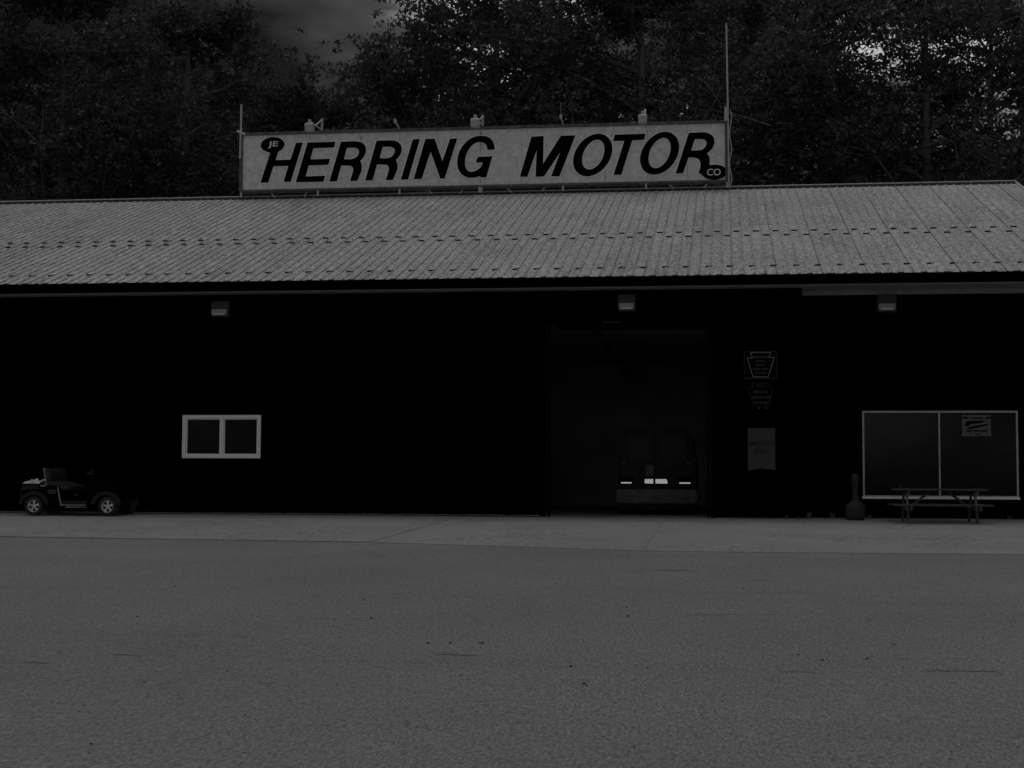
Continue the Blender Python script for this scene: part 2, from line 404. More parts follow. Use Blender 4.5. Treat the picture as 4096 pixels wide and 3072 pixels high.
# overhead door rolled up under the ceiling: four sections
dr = MB().box(DX0, DX1, .4, .46, 4.30, 4.36).obj('overhead_door', M['black'], B)
for i in range(4): MB().box(DX0 + .02, DX1 - .02, .55 + i * .62, 1.15 + i * .62, 4.42, 4.47).obj('door_section', M['dark'], dr)
for xx in (DX0 + .03, DX1 - .08): MB().box(xx, xx + .05, .32, .38, 0, 4.3).obj('door_track', M['black'], dr)
tr = MB(); tr.box(at(2413, 1290, 1, 0).x, at(2483, 1290, 1, 0).x, -.075, -.046, DZ + .005, DZ + .05).obj('door_header_plate', M['dark'], B)

# brick wall with every brick its own piece
RW = [at(3448, 1645, 1, BYW), at(4068, 1643, 1, BYW), at(3452, 1990, 1, BYW), at(4076, 1990, 1, BYW)]
rx0, rx1 = (RW[0].x + RW[2].x) / 2, (RW[1].x + RW[3].x) / 2; rz0, rz1 = (RW[2].z + RW[3].z) / 2, (RW[0].z + RW[1].z) / 2
BW_ = MB()
for a in ((BX + .04, rx0, 0, WT), (rx1, XR - .4, 0, WT), (rx0, rx1, 0, rz0), (rx0, rx1, rz1, WT)): BW_.box(a[0], a[1], BYW + .008, BYW + .2, a[2], a[3])
bw_ = BW_.obj('brick_wall', M['mortar'], B)
PX_, PZ_ = 0.303, 0.0682; bl, bh = PX_ - .010, PZ_ - .010
bm0 = MB().box(0, bl, 0, .05, 0, bh)
cand = []
r = 0; z = .004
while z + bh < WT:
    x = BX + .045 - (PX_ / 2 if r % 2 else 0)
    while x < XR - .75:
        a, b = max(x, BX + .045), min(x + bl, XR - .42)
        segs = [(a, b)]
        if z + bh > rz0 - .02 and z < rz1 + .02:
            segs = []
            if a < rx0 - .02: segs.append((a, min(b, rx0 - .004)))
            if b > rx1 + .02: segs.append((max(a, rx1 + .004), b))
        for a_, b_ in segs:
            if b_ - a_ > .03: cand.append((a_, b_ - a_, z))
        x += PX_
    z += PZ_; r += 1
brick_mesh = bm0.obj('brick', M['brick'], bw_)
def keyf(c):
    full = abs(c[1] - bl) < .01
    return (0 if full and c[0] < 6.1 else 1, (Vector((c[0], BYW, c[2])) - CAM).length)
cand.sort(key=keyf)
for i, (a, l, z) in enumerate(cand[:296]):
    o = brick_mesh if i == 0 else brick_mesh.copy()
    if i: COL.objects.link(o)
    o.parent = bw_; o.location = (a, BYW - .004 + random.uniform(-.003, .003), z)
rest = MB()
for a, l, z in cand[296:]:
    q = BYW - .004 + random.uniform(-.003, .003); rest.box(a, a + l, q, q + .05, z, z + bh)
tag(rest.obj('brickwork', M['brick'], bw_), kind='stuff')

# windows
def window(name, x0, x1, z0, z1, y, fw, mull, m, sash, deep=.03):
    f = MB(); f.box(x0, x0 + fw, y - deep, y + .05, z0, z1).box(x1 - fw, x1, y - deep, y + .05, z0, z1)
    f.box(x0 + fw, x1 - fw, y - deep, y + .05, z0, z0 + fw).box(x0 + fw, x1 - fw, y - deep, y + .05, z1 - fw, z1)
    o = f.obj('window', m, B, bevel=.006)
    xm = mull
    MB().box(xm - fw * .45, xm + fw * .45, y - deep + .006, y + .05, z0 + fw, z1 - fw).obj('mullion', m, o, bevel=.004)
    for a, b in ((x0 + fw, xm - fw * .45), (xm + fw * .45, x1 - fw)):
        if sash:
            s_ = .028; q = MB().box(a, a + s_, y + .0, y + .045, z0 + fw, z1 - fw).box(b - s_, b, y, y + .045, z0 + fw, z1 - fw)
            q.box(a + s_, b - s_, y, y + .045, z0 + fw, z0 + fw + s_).box(a + s_, b - s_, y, y + .045, z1 - fw - s_, z1 - fw).obj('sash', m, o)
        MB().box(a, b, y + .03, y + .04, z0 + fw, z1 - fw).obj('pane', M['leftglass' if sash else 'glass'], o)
    return o
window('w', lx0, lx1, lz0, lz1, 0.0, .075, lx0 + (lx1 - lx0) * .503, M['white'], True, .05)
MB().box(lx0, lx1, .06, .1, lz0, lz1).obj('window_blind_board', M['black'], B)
wr = window('w', rx0, rx1, rz0, rz1, BYW - .03, .038, at(3757, 1800, 1, BYW).x, M['alu'], False, .02)
MB().box(rx0 - .02, rx1 + .02, BYW - .075, BYW - .0525, rz0 - .035, rz0 + .012).obj('window_sill', M['white'], wr)
MB().box(rx0, rx1, BYW + .08, BYW + .11, rz0, rz1).obj('window_blind_board', M['black'], B)

# eaves
MB().box(XL, XR, EY, EY + .03, EZ - .215, EZ - .012).obj('fascia', M['gutter'], B)
MB().prism([(EY - .09, EZ - .03), (EY - .105, EZ - .03), (EY - .105, EZ - .10), (EY - .06, EZ - .15), (EY, EZ - .15), (EY, EZ - .135), (EY - .05, EZ - .135), (EY - .09, EZ - .09)], XL, XR, 'x').obj('gutter', M['gutter'], B)
MB().box(XL, BX + .04, EY + .03, -.02, EZ - .235, EZ - .215).box(BX + .04, XR, EY + .03, BYW, EZ - .235, EZ - .215).obj('soffit', M['soffit'], B)
MB().box(BX + .045, XR, BYW - .03, BYW + .03, WT - .02, EZ - .236).obj('frieze_board', M['soffit'], B)

# roof sheets (ribbed), two lengths with a lap
LAPY = roofpt(2800, 905).y
roof = empty('roof'); roof.parent = B
cs, sn = math.cos(TH), math.sin(TH)
SL1 = (LAPY - EY) / cs; SL2 = (RY - EY) / cs
PIT = 0.2395; PW = PIT * 4
X_SEAM = roofpt(2922, 930).x
def sheet_mesh(name, v0, v1, lift):
    m = MB(); prof = [(0.0, 0.0)]
    for i in range(4):
        c = i * PIT
        prof += [(c + .009, .022), (c + .034, .022), (c + .043, 0), (c + .105, 0), (c + .112, .004), (c + .122, .004), (c + .129, 0), (c + .170, 0), (c + .177, .004), (c + .187, .004), (c + .194, 0)]
    prof.append((PW - .003, 0.0)); k = len(prof); nv = 7
    vs = []
    for j in range(nv):
        v = v0 + (v1 - v0) * j / (nv - 1)
        for u, h in prof: vs.append((u, v, h + lift))
    m.add(vs, [(j * k + i, j * k + i + 1, (j + 1) * k + i + 1, (j + 1) * k + i) for j in range(nv - 1) for i in range(k - 1)])
    # front lip gives the sheet thickness
    m.add([(u, v0, h + lift) for u, h in prof] + [(u, v0 + .001, -.004 + lift) for u, h in prof], [(i, i + 1, i + k + 1, i + k) for i in range(k - 1)])
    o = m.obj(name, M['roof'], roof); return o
RM = Matrix(((1, 0, 0, 0), (0, cs, -sn, EY), (0, sn, cs, EZ), (0, 0, 0, 1)))
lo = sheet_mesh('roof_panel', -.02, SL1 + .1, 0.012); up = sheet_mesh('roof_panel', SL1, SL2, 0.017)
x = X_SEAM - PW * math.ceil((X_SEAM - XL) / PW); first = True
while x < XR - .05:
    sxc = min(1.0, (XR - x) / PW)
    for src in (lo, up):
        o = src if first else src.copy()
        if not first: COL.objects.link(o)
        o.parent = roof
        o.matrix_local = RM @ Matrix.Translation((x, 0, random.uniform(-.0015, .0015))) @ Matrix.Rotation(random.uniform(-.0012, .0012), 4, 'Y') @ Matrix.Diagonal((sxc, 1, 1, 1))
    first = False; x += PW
# back slope and deck under the sheets
MB().prism([(EY + .03, EZ - .03), (RY, RZ - .03), (BK + .5, EZ - .05), (BK + .5, EZ - .01), (RY, RZ + .008), (EY + .03, EZ + .0)], XL, XR, 'x').obj('roof_deck', M['dark'], roof)
MB().prism([(RY - .18, RZ - .05), (RY - .16, RZ - .012), (RY, RZ + .05), (RY + .16, RZ - .012), (RY + .16, RZ - .05)], XL, XR + .02, 'x').obj('ridge_cap', M['dark'], roof)
MB().tube([(XL, RY - .06, RZ + .075), (XR + .03, RY - .06, RZ + .075)], .022, 8).obj('ridge_pipe', M['steel'], roof)
MB().prism([(EY - .03, EZ - .12), (RY, RZ - .12), (RY, RZ + .06), (EY - .03, EZ + .045)], XR, XR + .06, 'x').obj('rake_trim', M['ridge'], roof)
# snow guards in three rows
sgm = MB(); sgm.prism([(0, .004), (.003, .035), (.010, .037), (.03, .006)], 0, .15, 'x')
sg0 = sgm.obj('snow_guard', M['dark'], roof); n_sg = 0
def guard_row(py, off):
    global n_sg
    v = (roofpt(2600, py).y - EY) / cs
    x = X_SEAM - PIT * 2 * 60 + off
    while x < XR - .3:
        if x > -22:
            o = sg0 if n_sg == 0 else sg0.copy()
            if n_sg: COL.objects.link(o)
            o.parent = roof; o.matrix_local = RM @ Matrix.Translation((x + random.uniform(-.012, .012), v + random.uniform(-.012, .012), .012)); n_sg += 1
        x += PIT * 2
guard_row(1075, -.10); guard_row(936, PIT * .62 - .075); guard_row(953, PIT * 1.66 - .075)

# small folded closures at the very edge of the sheets
cl0 = MB().prism([(-.022, .002), (-.02, .020), (.03, .022), (.04, .013)], 0, .13, 'x').obj('edge_closure', M['lamp_body'], roof)
x = X_SEAM - PIT * 120 - .09 + PIT; k_ = 0
while x < XR - .3:
    if x > -22:
        o = cl0 if k_ == 0 else cl0.copy()
        if k_: COL.objects.link(o)
        o.parent = roof; o.matrix_local = RM @ Matrix.Translation((x + random.uniform(-.01, .01), 0, .0)); k_ += 1
    x += PIT * 2
# ------------------------------------------------------------------ roof sign
SY = RY - .15
S = empty('roof_sign', (0, SY, RZ), label='long white rooftop sign with black slanted HERRING MOTOR lettering', cat='sign')
def sp(px, py, y=None): return at(px, py, 1, SY if y is None else y)
def lp(v): return (v[0], v[1] - SY, v[2] - RZ)          # world -> sign local
sx0, sx1 = sp(960, 650).x, sp(2915, 600).x
szt = (sp(960, 532).z + sp(2915, 483).z) / 2; szb = (sp(960, 770).z + sp(2915, 732).z) / 2
ft, fs_ = .085, .10
A = szt - RZ; Bz = szb - RZ
MB().box(sx0, sx1, -.09, .12, A - ft, A).box(sx0, sx1, -.09, .12, Bz, Bz + .075).box(sx0, sx0 + fs_, -.088, .118, Bz + .075, A - ft).box(sx1 - fs_, sx1, -.088, .118, Bz + .075, A - ft).obj('sign_frame', M['signframe'], S, bevel=.006)
pe = [sp(v, 640).x for v in (1107, 1274, 1437, 1600, 1753, 1922, 2087, 2253, 2421, 2589, 2750)]
pe = [sx0 + fs_] + pe + [sx1 - fs_]
for a, b in zip(pe, pe[1:]):
    jy = random.uniform(-.003, .003)
    MB().box(a + .004, b - .004, -.03 + jy, -.01, Bz + .075, A - ft).obj('sign_panel', M['signface'], S)
MB().box(sx0 + .05, sx1 - .05, .0, .03, Bz + .02, A - .02).obj('backing_sheet', M['dark'], S)
st_ = MB()
for a, b, c_, w__ in ((1924, 530, 600, .035), (1922, 640, 752, .02), (1446, 545, 566, .03), (2420, 700, 735, .02)):
    p0, p1 = sp(a, b), sp(a, c_); st_.add([(p0.x - w__, -.0345, p0.z - RZ), (p0.x + w__, -.0345, p0.z - RZ), (p1.x + w__ * .5, -.0345, p1.z - RZ), (p1.x - w__ * .5, -.0345, p1.z - RZ)], [(0, 1, 2, 3)])
st_.obj('drip_stain', mat('stain', .38, .7, .1, var=.5, vscale=14), S)
# rail and struts under the sign
zr = Bz - .10
rails = MB().box(sx0, sx1, -.05, -.01, Bz - .045, Bz - .012).obj('lower_rail', M['signframe'], S)
zb = .02
for px in (968, 1274, 1600, 1923, 2253, 2585, 2908):
    x = sp(px, 740).x; wd = .06 if px == 1923 else .03
    MB().box(x - wd, x + wd, -.085, -.052, zb, Bz + .02).obj('post', M['steel'], S)
for a, b in ((1085, 1102), (1228, 1219), (1712, 1730), (1853, 1842), (2028, 2046), (2180, 2168), (2676, 2696), (2830, 2815)):
    MB().tube([(sp(a, 740).x, -.03, Bz - .02), (sp(b, 740).x, -.03, zb)], .022, 6).obj('strut', M['steel'], S)

def curve_obj(name, polys, m, parent, ext, y, offset=0.0, conv=None):
    cu = bpy.data.curves.new(name, 'CURVE'); cu.dimensions = '2D'; cu.fill_mode = 'BOTH'; cu.extrude = ext; cu.offset = offset
    for pts in polys:
        spn = cu.splines.new('POLY'); spn.points.add(len(pts) - 1)
        for p, q in zip(spn.points, pts): p.co = (q[0], q[1], 0, 1)
        spn.use_cyclic_u = True
    t = bpy.data.objects.new(name, cu); COL.objects.link(t)
    me_ = bpy.data.meshes.new_from_object(t); bpy.data.objects.remove(t)
    me_.name = name; me_.materials.clear(); me_.materials.append(m)
    me_.transform(Matrix.Rotation(math.pi / 2, 4, 'X'))
    o = bpy.data.objects.new(name, me_); COL.objects.link(o); o.parent = parent; o.location = (0, y, 0)
    return o
def smooth_poly(pts, it=2):
    for _ in range(it):
        q = []
        n = len(pts)
        for i in range(n):
            a, b = pts[i], pts[(i + 1) % n]
            q += [(a[0] * .75 + b[0] * .25, a[1] * .75 + b[1] * .25), (a[0] * .25 + b[0] * .75, a[1] * .25 + b[1] * .75)]
        pts = q
    return pts
def c4(p): v = sp(900 + p[0] / 1.8433, 350 + p[1] / 1.8433); return (v.x, v.z - RZ)
def c5(p): v = sp(1900 + p[0] / 1.8433, 350 + p[1] / 1.8433); return (v.x, v.z - RZ)
def ell(cx, cy, a, b, s=0.0, tilt=0.0, n=40):
    return [(cx + a * math.cos(k * 2 * math.pi / n) + s * b * math.sin(k * 2 * math.pi / n), cy - b * math.sin(k * 2 * math.pi / n) + tilt * a * math.cos(k * 2 * math.pi / n)) for k in range(n)]
def dense(pts, keep=()):
    return pts
R1o = [(773, 695), (858, 402), (960, 399), (995, 402), (1022, 414), (1038, 435), (1044, 462), (1038, 492), (1024, 518), (998, 545), (1008, 562), (1013, 588), (1010, 615), (978, 690), (925, 692), (946, 625), (949, 603), (943, 587), (928, 578), (900, 577), (860, 577), (828, 693)]
R1i = [(902, 447), (955, 446), (975, 450), (989, 462), (992, 480), (984, 503), (968, 519), (948, 528), (930, 531), (880, 531)]
sh = lambda P, dx, dy: [(a + dx, b + dy) for a, b in P]
def round_curves(P):
    if len(P) == 40: return P
    for it in range(3):
        n = len(P); Q = []
        def turn(i):
            a, b, c = Vector(P[i - 1]), Vector(P[i]), Vector(P[(i + 1) % n])
            if (b - a).length < 1e-6 or (c - b).length < 1e-6: return 180
            return math.degrees((b - a).angle(c - b))
        lim = 42
        fl = P_flags if it else [turn(i) > lim or max((Vector(P[i]) - Vector(P[i - 1])).length, (Vector(P[(i + 1) % n]) - Vector(P[i])).length) > 75 for i in range(n)]
        nf = []
        for i in range(n):
            if fl[i]: Q.append(P[i]); nf.append(True)
            else:
                a, b, c = P[i - 1], P[i], P[(i + 1) % n]
                Q.append((a[0] * .22 + b[0] * .78, a[1] * .22 + b[1] * .78)); nf.append(False)
                Q.append((c[0] * .22 + b[0] * .78, c[1] * .22 + b[1] * .78)); nf.append(False)
        P = Q; P_flags = nf
    return P
LET = [
 ('c4', [[(265, 703), (337, 485), (345, 440), (405, 440), (377, 538), (485, 534), (528, 410), (577, 408), (487, 698), (435, 698), (470, 580), (360, 583), (322, 703)]]),
 ('c4', [[(612, 408), (818, 402), (806, 445), (655, 450), (632, 532), (777, 528), (765, 572), (620, 576), (598, 658), (742, 653), (728, 697), (525, 701)]]),
 ('c4', [R1o, R1i]),
 ('c4', [sh(R1o, 263, -7), sh(R1i, 263, -7)]),
 ('c4', [[(1388, 385), (1440, 382), (1352, 680), (1298, 682)]]),
 ('c4', [[(1480, 382), (1548, 380), (1605, 545), (1662, 380), (1715, 378), (1622, 672), (1590, 674), (1518, 475), (1452, 677), (1393, 678)]]),
 ('c4', [[(1937, 462), (1934, 440), (1924, 420), (1905, 407), (1880, 403), (1850, 410), (1822, 429), (1797, 460), (1780, 497), (1771, 535), (1771, 572), (1779, 602), (1797, 620), (1822, 625), (1850, 617), (1875, 602), (1893, 582), (1903, 555), (1850, 555), (1866, 514), (1974, 509), (1928, 664), (1888, 665), (1882, 655), (1845, 666), (1805, 668), (1770, 659), (1741, 637), (1722, 605), (1713, 560), (1718, 510), (1735, 462), (1763, 420), (1800, 385), (1845, 364), (1890, 357), (1935, 363), (1966, 382), (1983, 410), (1989, 440), (1989, 461)]]),
 ('c5', [[(332, 660), (418, 365), (508, 360), (503, 565), (635, 358), (742, 355), (625, 657), (563, 657), (632, 476), (510, 658), (448, 660), (457, 462), (388, 660)]]),
 ('c5', [ell(869, 500, 138, 157, .27, .0), ell(873, 497, 77, 110, .27, .0)]),
 ('c5', [[(1032, 350), (1258, 343), (1247, 388), (1160, 392), (1080, 645), (1022, 647), (1102, 396), (1018, 397)]]),
 ('c5', [ell(1362, 487, 138, 158, .27), ell(1362, 485, 76, 112, .27)]),
 ('c5', [[(1480, 636), (1577, 337), (1685, 332), (1720, 338), (1748, 354), (1763, 378), (1767, 405), (1759, 438), (1740, 465), (1708, 488), (1724, 503), (1732, 528), (1731, 556), (1722, 585), (1716, 600), (1680, 640), (1648, 635), (1664, 585), (1664, 558), (1654, 536), (1638, 524), (1610, 518), (1575, 518), (1535, 634)], [(1622, 383), (1675, 382), (1698, 390), (1709, 410), (1704, 434), (1690, 452), (1670, 463), (1645, 466), (1594, 467)]]),
 ('c4', [ell(355, 425, 87, 57, 0, -.05)]),
 ('c5', [ell(1765, 627, 94, 56, 0, -.03)]),
]
for fnn, polys in LET:
    f = c4 if fnn == 'c4' else c5
    P = [[f(p) for p in round_curves(q)] for q in polys]
    ba = len(polys) == 1 and len(polys[0]) == 40
    curve_obj('badge' if ba else 'letter', P, M['letter'], S, .006, -.047 - (.004 if ba else 0))
    curve_obj('letter_edge', [P[0]] + P[1:], M['signhalo'], S, .003, -.036, offset=.028)
def text(name, s_, m, parent, x, y, z, h, w_=None, shear=0.0, ext=.002, off=0.0, space=1.0):
    cu = bpy.data.curves.new(name, 'FONT'); cu.body = s_; cu.size = 1; cu.align_x = 'CENTER'; cu.align_y = 'CENTER'
    cu.extrude = ext / h; cu.shear = shear; cu.offset = off; cu.space_character = space; cu.resolution_u = 3
    t = bpy.data.objects.new(name, cu); COL.objects.link(t)
    me_ = bpy.data.meshes.new_from_object(t); bpy.data.objects.remove(t)
    co = np.zeros(len(me_.vertices) * 3); me_.vertices.foreach_get('co', co); co = co.reshape(-1, 3)
    mn, mx = co.min(0), co.max(0); sy = h / (mx[1] - mn[1]); sx = sy if w_ is None else w_ / (mx[0] - mn[0])
    co[:, 0] = (co[:, 0] - (mn[0] + mx[0]) / 2) * sx; co[:, 1] = (co[:, 1] - (mn[1] + mx[1]) / 2) * sy; co[:, 2] *= h
    me_.vertices.foreach_set('co', co.ravel()); me_.materials.clear(); me_.materials.append(m); me_.name = name
    me_.transform(Matrix.Rotation(math.pi / 2, 4, 'X'))
    o = bpy.data.objects.new(name, me_); COL.objects.link(o); o.parent = parent; o.location = (x, y, z); return o
q0, q1 = c4((320, 425)), c4((397, 425)); zz = c4((358, 425))[1]
text('badge_lettering', 'JE', M['signface'], S, (q0[0] + q1[0]) / 2, -.061, zz, .22, q1[0] - q0[0], .05, off=.012)
q0, q1 = c5((1710, 627)), c5((1812, 627)); zz = c5((1760, 627))[1]
text('badge_lettering', 'CO', M['signface'], S, (q0[0] + q1[0]) / 2, -.061, zz, .21, q1[0] - q0[0], .05, off=.012)

# floodlights on arms above the sign
def floodlight(px, pytop, pybase, label):
    p = sp(px, pybase); F = empty('floodlight', (p.x, SY, p.z), label=label, cat='floodlight', group='floodlights on arms over the roof sign')
    h = sp(px, pytop).z - p.z
    MB().box(-.03, .03, -.03, .03, -.02, h).obj('post', M['steel'], F)
    MB().tube([(0, 0, .02), (0, -.75, -.0), (0, -1.45, -.03)], .028, 8).obj('arm', M['steel'], F)
    MB().tube([(0, 0, h - .02), (0, -.80, -.02)], .022, 6).obj('brace', M['steel'], F)
    MB().lathe([(0, -.05), (.05, -.05), (.05, .05), (0, .05)], 12, 'z', (0, -1.45, -.03)).obj('knuckle', M['steel'], F)
    lm = MB().prism([(-1.56, -.36), (-1.30, -.36), (-1.32, -.10), (-1.50, -.08), (-1.60, -.14)], -.125, .125, 'x').obj('lamp_housing', M['steel'], F, bevel=.025)
    MB().box(-.11, .11, -1.52, -1.34, -.366, -.3605).obj('lamp_lens', M['lamp_lens'], F)
    return F
floodlight(1288, 475, 524, 'leftmost floodlight on triangular bracket above JE badge end of sign')
floodlight(1931, 461, 506, 'middle floodlight on triangular bracket above the G of the sign')
floodlight(2581, 437, 492, 'rightmost floodlight above the last O of the roof sign')
for px, py, lab in ((1598, 512, 'small bent steel stub on sign top between left and middle floodlights'), (2252, 494, 'small steel stub with thin rod on sign top above MOTOR')):
    p = sp(px, py); q = empty('bracket_stub', (p.x, SY, p.z), label=lab, cat='bracket')
    MB().tube([(0, 0, -.05), (0, -.3, .02), (0, -.62, .05)], .03, 8).obj('arm', M['steel'], q)
    MB().box(-.035, .035, -.68, -.58, 0, .12).obj('clamp', M['steel'], q)
    if px > 2000: MB().tube([(0, -.6, .08), (0, -.6, .5)], .006, 5).obj('rod', M['steel'], q)
p = sp(968, 540); q = empty('short_pole', (p.x, SY, p.z), label='short bare steel pole at the left end of the roof sign', cat='pole')
MB().tube([(-.02, -.1, -.75), (-.01, -.1, .0), (0, -.1, sp(964, 421).z - p.z)], .032, 10).obj('pole', M['steel'], q)
MB().tube([(-.12, -.1, .10), (.14, -.12, -.02)], .04, 8).obj('clamp', M['steel'], q)
MB().box(-.11, .02, -.105, -.095, sp(964, 421).z - p.z - .01, sp(964, 421).z - p.z).obj('bar', M['dark'], q)
p = sp(2916, 752); q = empty('antenna_mast', (p.x, SY - .16, RZ), label='tall thin antenna mast with cable at right end of sign', cat='mast')
zt = sp(2908, 100).z - RZ
MB().tube([(0, 0, 0), (-.02, 0, 1.9), (-.06, 0, zt)], .026, 10).obj('pole', M['steel'], q)
MB().tube([(-.06, 0, zt), (-.07, 0, zt + 1.2)], .009, 6).obj('whip', M['dark'], q)
MB().box(-.13, -.02, -.06, .03, 2.0, 2.42).obj('junction_box', M['steel'], q, bevel=.01)
cab = [(.05 + .035 * math.sin(i * 1.3), -.03, 2.3 - i * .19) for i in range(12)] + [(.03, -.03, .02)]
MB().tube(cab, .014, 6).obj('cable', M['steel'], q)
for e_ in (((.3, 0, 1.95)), ((1.25, .3, 1.9))): MB().tube([(.02, 0, 2.26), e_], .005, 4).obj('guy_wire', M['steel'], q)

# ------------------------------------------------------------------ wall lights
def wall_light(px0, px1, pyt, pyb, y, label):
    a = at(px0, (pyt + pyb) / 2, 1, y - .1); b = at(px1, (pyt + pyb) / 2, 1, y - .1); t = at((px0 + px1) / 2, pyt, 1, y - .1).z; bo = at((px0 + px1) / 2, pyb, 1, y - .1).z
    w_ = (b.x - a.x) / 2; h = t - bo
    W = empty('wall_light', ((a.x + b.x) / 2, y, bo), label=label, cat='wall light', group='wall lights under the eaves')
    MB().prism([(-.03, 0), (-.16, h * .0 + .01), (-.20, h * .42), (-.155, h * .97), (-.03, h)], -w_, w_, 'x').obj('housing', M['lamp_body'], W, bevel=.012)
    MB().prism([(-.12, .03), (-.215, .045), (-.235, h * .2), (-.222, h * .46), (-.12, h * .46)], -w_ * .85, w_ * .85, 'x').obj('lens', M['lamp_lens'], W, bevel=.01)
    MB().box(-w_ * .6, w_ * .6, -.25, -.222, .05, .075).obj('lens_highlight', M['white'], W, bevel=.005)  # white strip added to brighten the lower edge of the lens
    MB().box(-w_ * .6, w_ * .6, -.03, -.0185 if y == 0 else .0, .05, h - .05).obj('back_plate', M['dark'], W)
wall_light(848, 919, 1203, 1270, 0.0, 'leftmost wall light, under the eaves above the white sliding window')
wall_light(2472, 2542, 1176, 1247, 0.0, 'middle wall light, above the open garage doorway')
wall_light(3507, 3585, 1178, 1250, BYW, 'rightmost wall light, on the brick wall above the big window')

# ------------------------------------------------------------------ wall signs
def keyrect(cx, cy, w_, h, rr, n=5):
    P = []
    for sx_, sy_, a0 in ((1, 1, 0), (-1, 1, 90), (-1, -1, 180), (1, -1, 270)):
        for k in range(n + 1):
            a = rad(a0 + 90 * k / n); P.append((cx + sx_ * (w_ / 2 - rr) + rr * math.cos(a), cy + sy_ * (h / 2 - rr) + rr * math.sin(a)))
    return P
def inset(P, d_):
    cx = sum(p[0] for p in P) / len(P); cy = sum(p[1] for p in P) / len(P)
    q = []
    n = len(P)
    for i in range(n):
        a, b, c = Vector(P[i - 1]), Vector(P[i]), Vector(P[(i + 1) % n])
        e1 = (b - a).normalized(); e2 = (c - b).normalized()
        n1 = Vector((-e1.y, e1.x)); n2 = Vector((-e2.y, e2.x)); m_ = n1 + n2
        k = d_ / max(.3, (1 + n1.dot(n2))) ; q.append((b.x + m_.x * k, b.y + m_.y * k))
    return q
def wp(px, py, y=-.03): return at(px, py, 1, y)
c = wp(3042, 1460); K = empty('inspection_sign', (c.x, -.02, c.z), label='upper wall sign, rounded black board with ENHANCED VEHICLE SAFETY INSPECTION STATION in a keystone', cat='sign')
kx = lambda px: wp(px, 1460).x - c.x; kz = lambda py: wp(3042, py).z - c.z
def z1(p): return (kx(2960 + p[0] / 12.76), kz(1395 + p[1] / 12.76))
P = keyrect(0, 0, kx(3108) - kx(2976), kz(1405) - kz(1515), .06)
curve_obj('board', [P], M['key'], K, .006, -.012)
curve_obj('border', [P, inset(P, .006)], M['keydim'], K, .001, -.021)
kp = [z1(p) for p in ((510, 175), (1590, 175), (1510, 440), (1775, 445), (1450, 1455), (650, 1455), (345, 455), (605, 450))]
area = sum(kp[i - 1][0] * kp[i][1] - kp[i][0] * kp[i - 1][1] for i in range(8))
curve_obj('keystone_outline', [kp, inset(kp, .016 if area > 0 else -.016)], M['keyline'], K, .001, -.023)
for s_, x0, x1, y0, y1 in (('ENHANCED', 690, 1430, 370, 480), ('VEHICLE', 770, 1330, 580, 690), ('SAFETY', 790, 1310, 785, 890), ('INSPECTION', 640, 1470, 990, 1095), ('STATION', 770, 1345, 1190, 1300)):
    a, b = z1((x0, y0)), z1((x1, y1)); text('lettering', s_, M['keydim'], K, (a[0] + b[0]) / 2, -.023, (a[1] + b[1]) / 2, abs(a[1] - b[1]), abs(b[0] - a[0]))
c2 = wp(3042, 1580); K2 = empty('keystone_sign', (c2.x, -.02, c2.z), label='lower wall sign, black keystone reading OFFICIAL INSPECTION STATION with two rings below', cat='sign')
def z2(p): return (wp(2970 + p[0] / 13.27, 1580).x - c2.x, wp(3042, 1520 + p[1] / 13.27).z - c2.z)
kp = [z2(p) for p in ((490, 160), (1440, 160), (1425, 400), (1640, 460), (1350, 1390), (600, 1390), (300, 440), (520, 400))]
curve_obj('board', [kp], M['key'], K2, .004, -.008)
area = sum(kp[i - 1][0] * kp[i][1] - kp[i][0] * kp[i - 1][1] for i in range(8))
curve_obj('border', [kp, inset(kp, .005 if area > 0 else -.005)], M['keydim'], K2, .001, -.014)
for s_, x0, x1, y0, y1 in (('COMMONWEALTH OF', 700, 1260, 245, 290), ('PENNSYLVANIA', 740, 1220, 315, 350), ('OFFICIAL', 600, 1380, 570, 700), ('INSPECTION', 500, 1500, 860, 985), ('STATION', 600, 1340, 1140, 1275)):
    a, b = z2((x0, y0)), z2((x1, y1)); text('lettering', s_, M['keydim'], K2, (a[0] + b[0]) / 2, -.014, (a[1] + b[1]) / 2, abs(a[1] - b[1]), abs(b[0] - a[0]))
for px in (860, 1245):
    a = z2((px, 1480)); m = MB(); m.tube([(a[0] + .022 * math.cos(k * rad(30)), -.006, a[1] + .022 * math.sin(k * rad(30))) for k in range(13)], .006, 6); m.obj('ring', M['keydim'], K2)
c3 = wp(3045, 1796); K3 = empty('notice_board', (c3.x, -.02, c3.z), label='grey notice with EMPLOYEES ONLY in dark letters beside the garage doorway', cat='notice')
def z3(px, py): return (wp(px, 1796).x - c3.x, wp(3045, py).z - c3.z)
pp = [z3(2991, 1712), z3(3101, 1712), z3(3101, 1880), z3(3075, 1877), z3(3045, 1874), z3(3015, 1878), z3(2991, 1882)]
curve_obj('board', [pp], M['paper'], K3, .005, -.006)
a, b = z3(2996, 1764), z3(3099, 1782); text('lettering', 'EMPLOYEES', M['paperink'], K3, (a[0] + b[0]) / 2, -.013, (a[1] + b[1]) / 2, a[1] - b[1], b[0] - a[0], off=.02)
a, b = z3(3017, 1793), z3(3072, 1817); text('lettering', 'ONLY', M['paperink'], K3, (a[0] + b[0]) / 2, -.013, (a[1] + b[1]) / 2, a[1] - b[1], b[0] - a[0], off=.02)
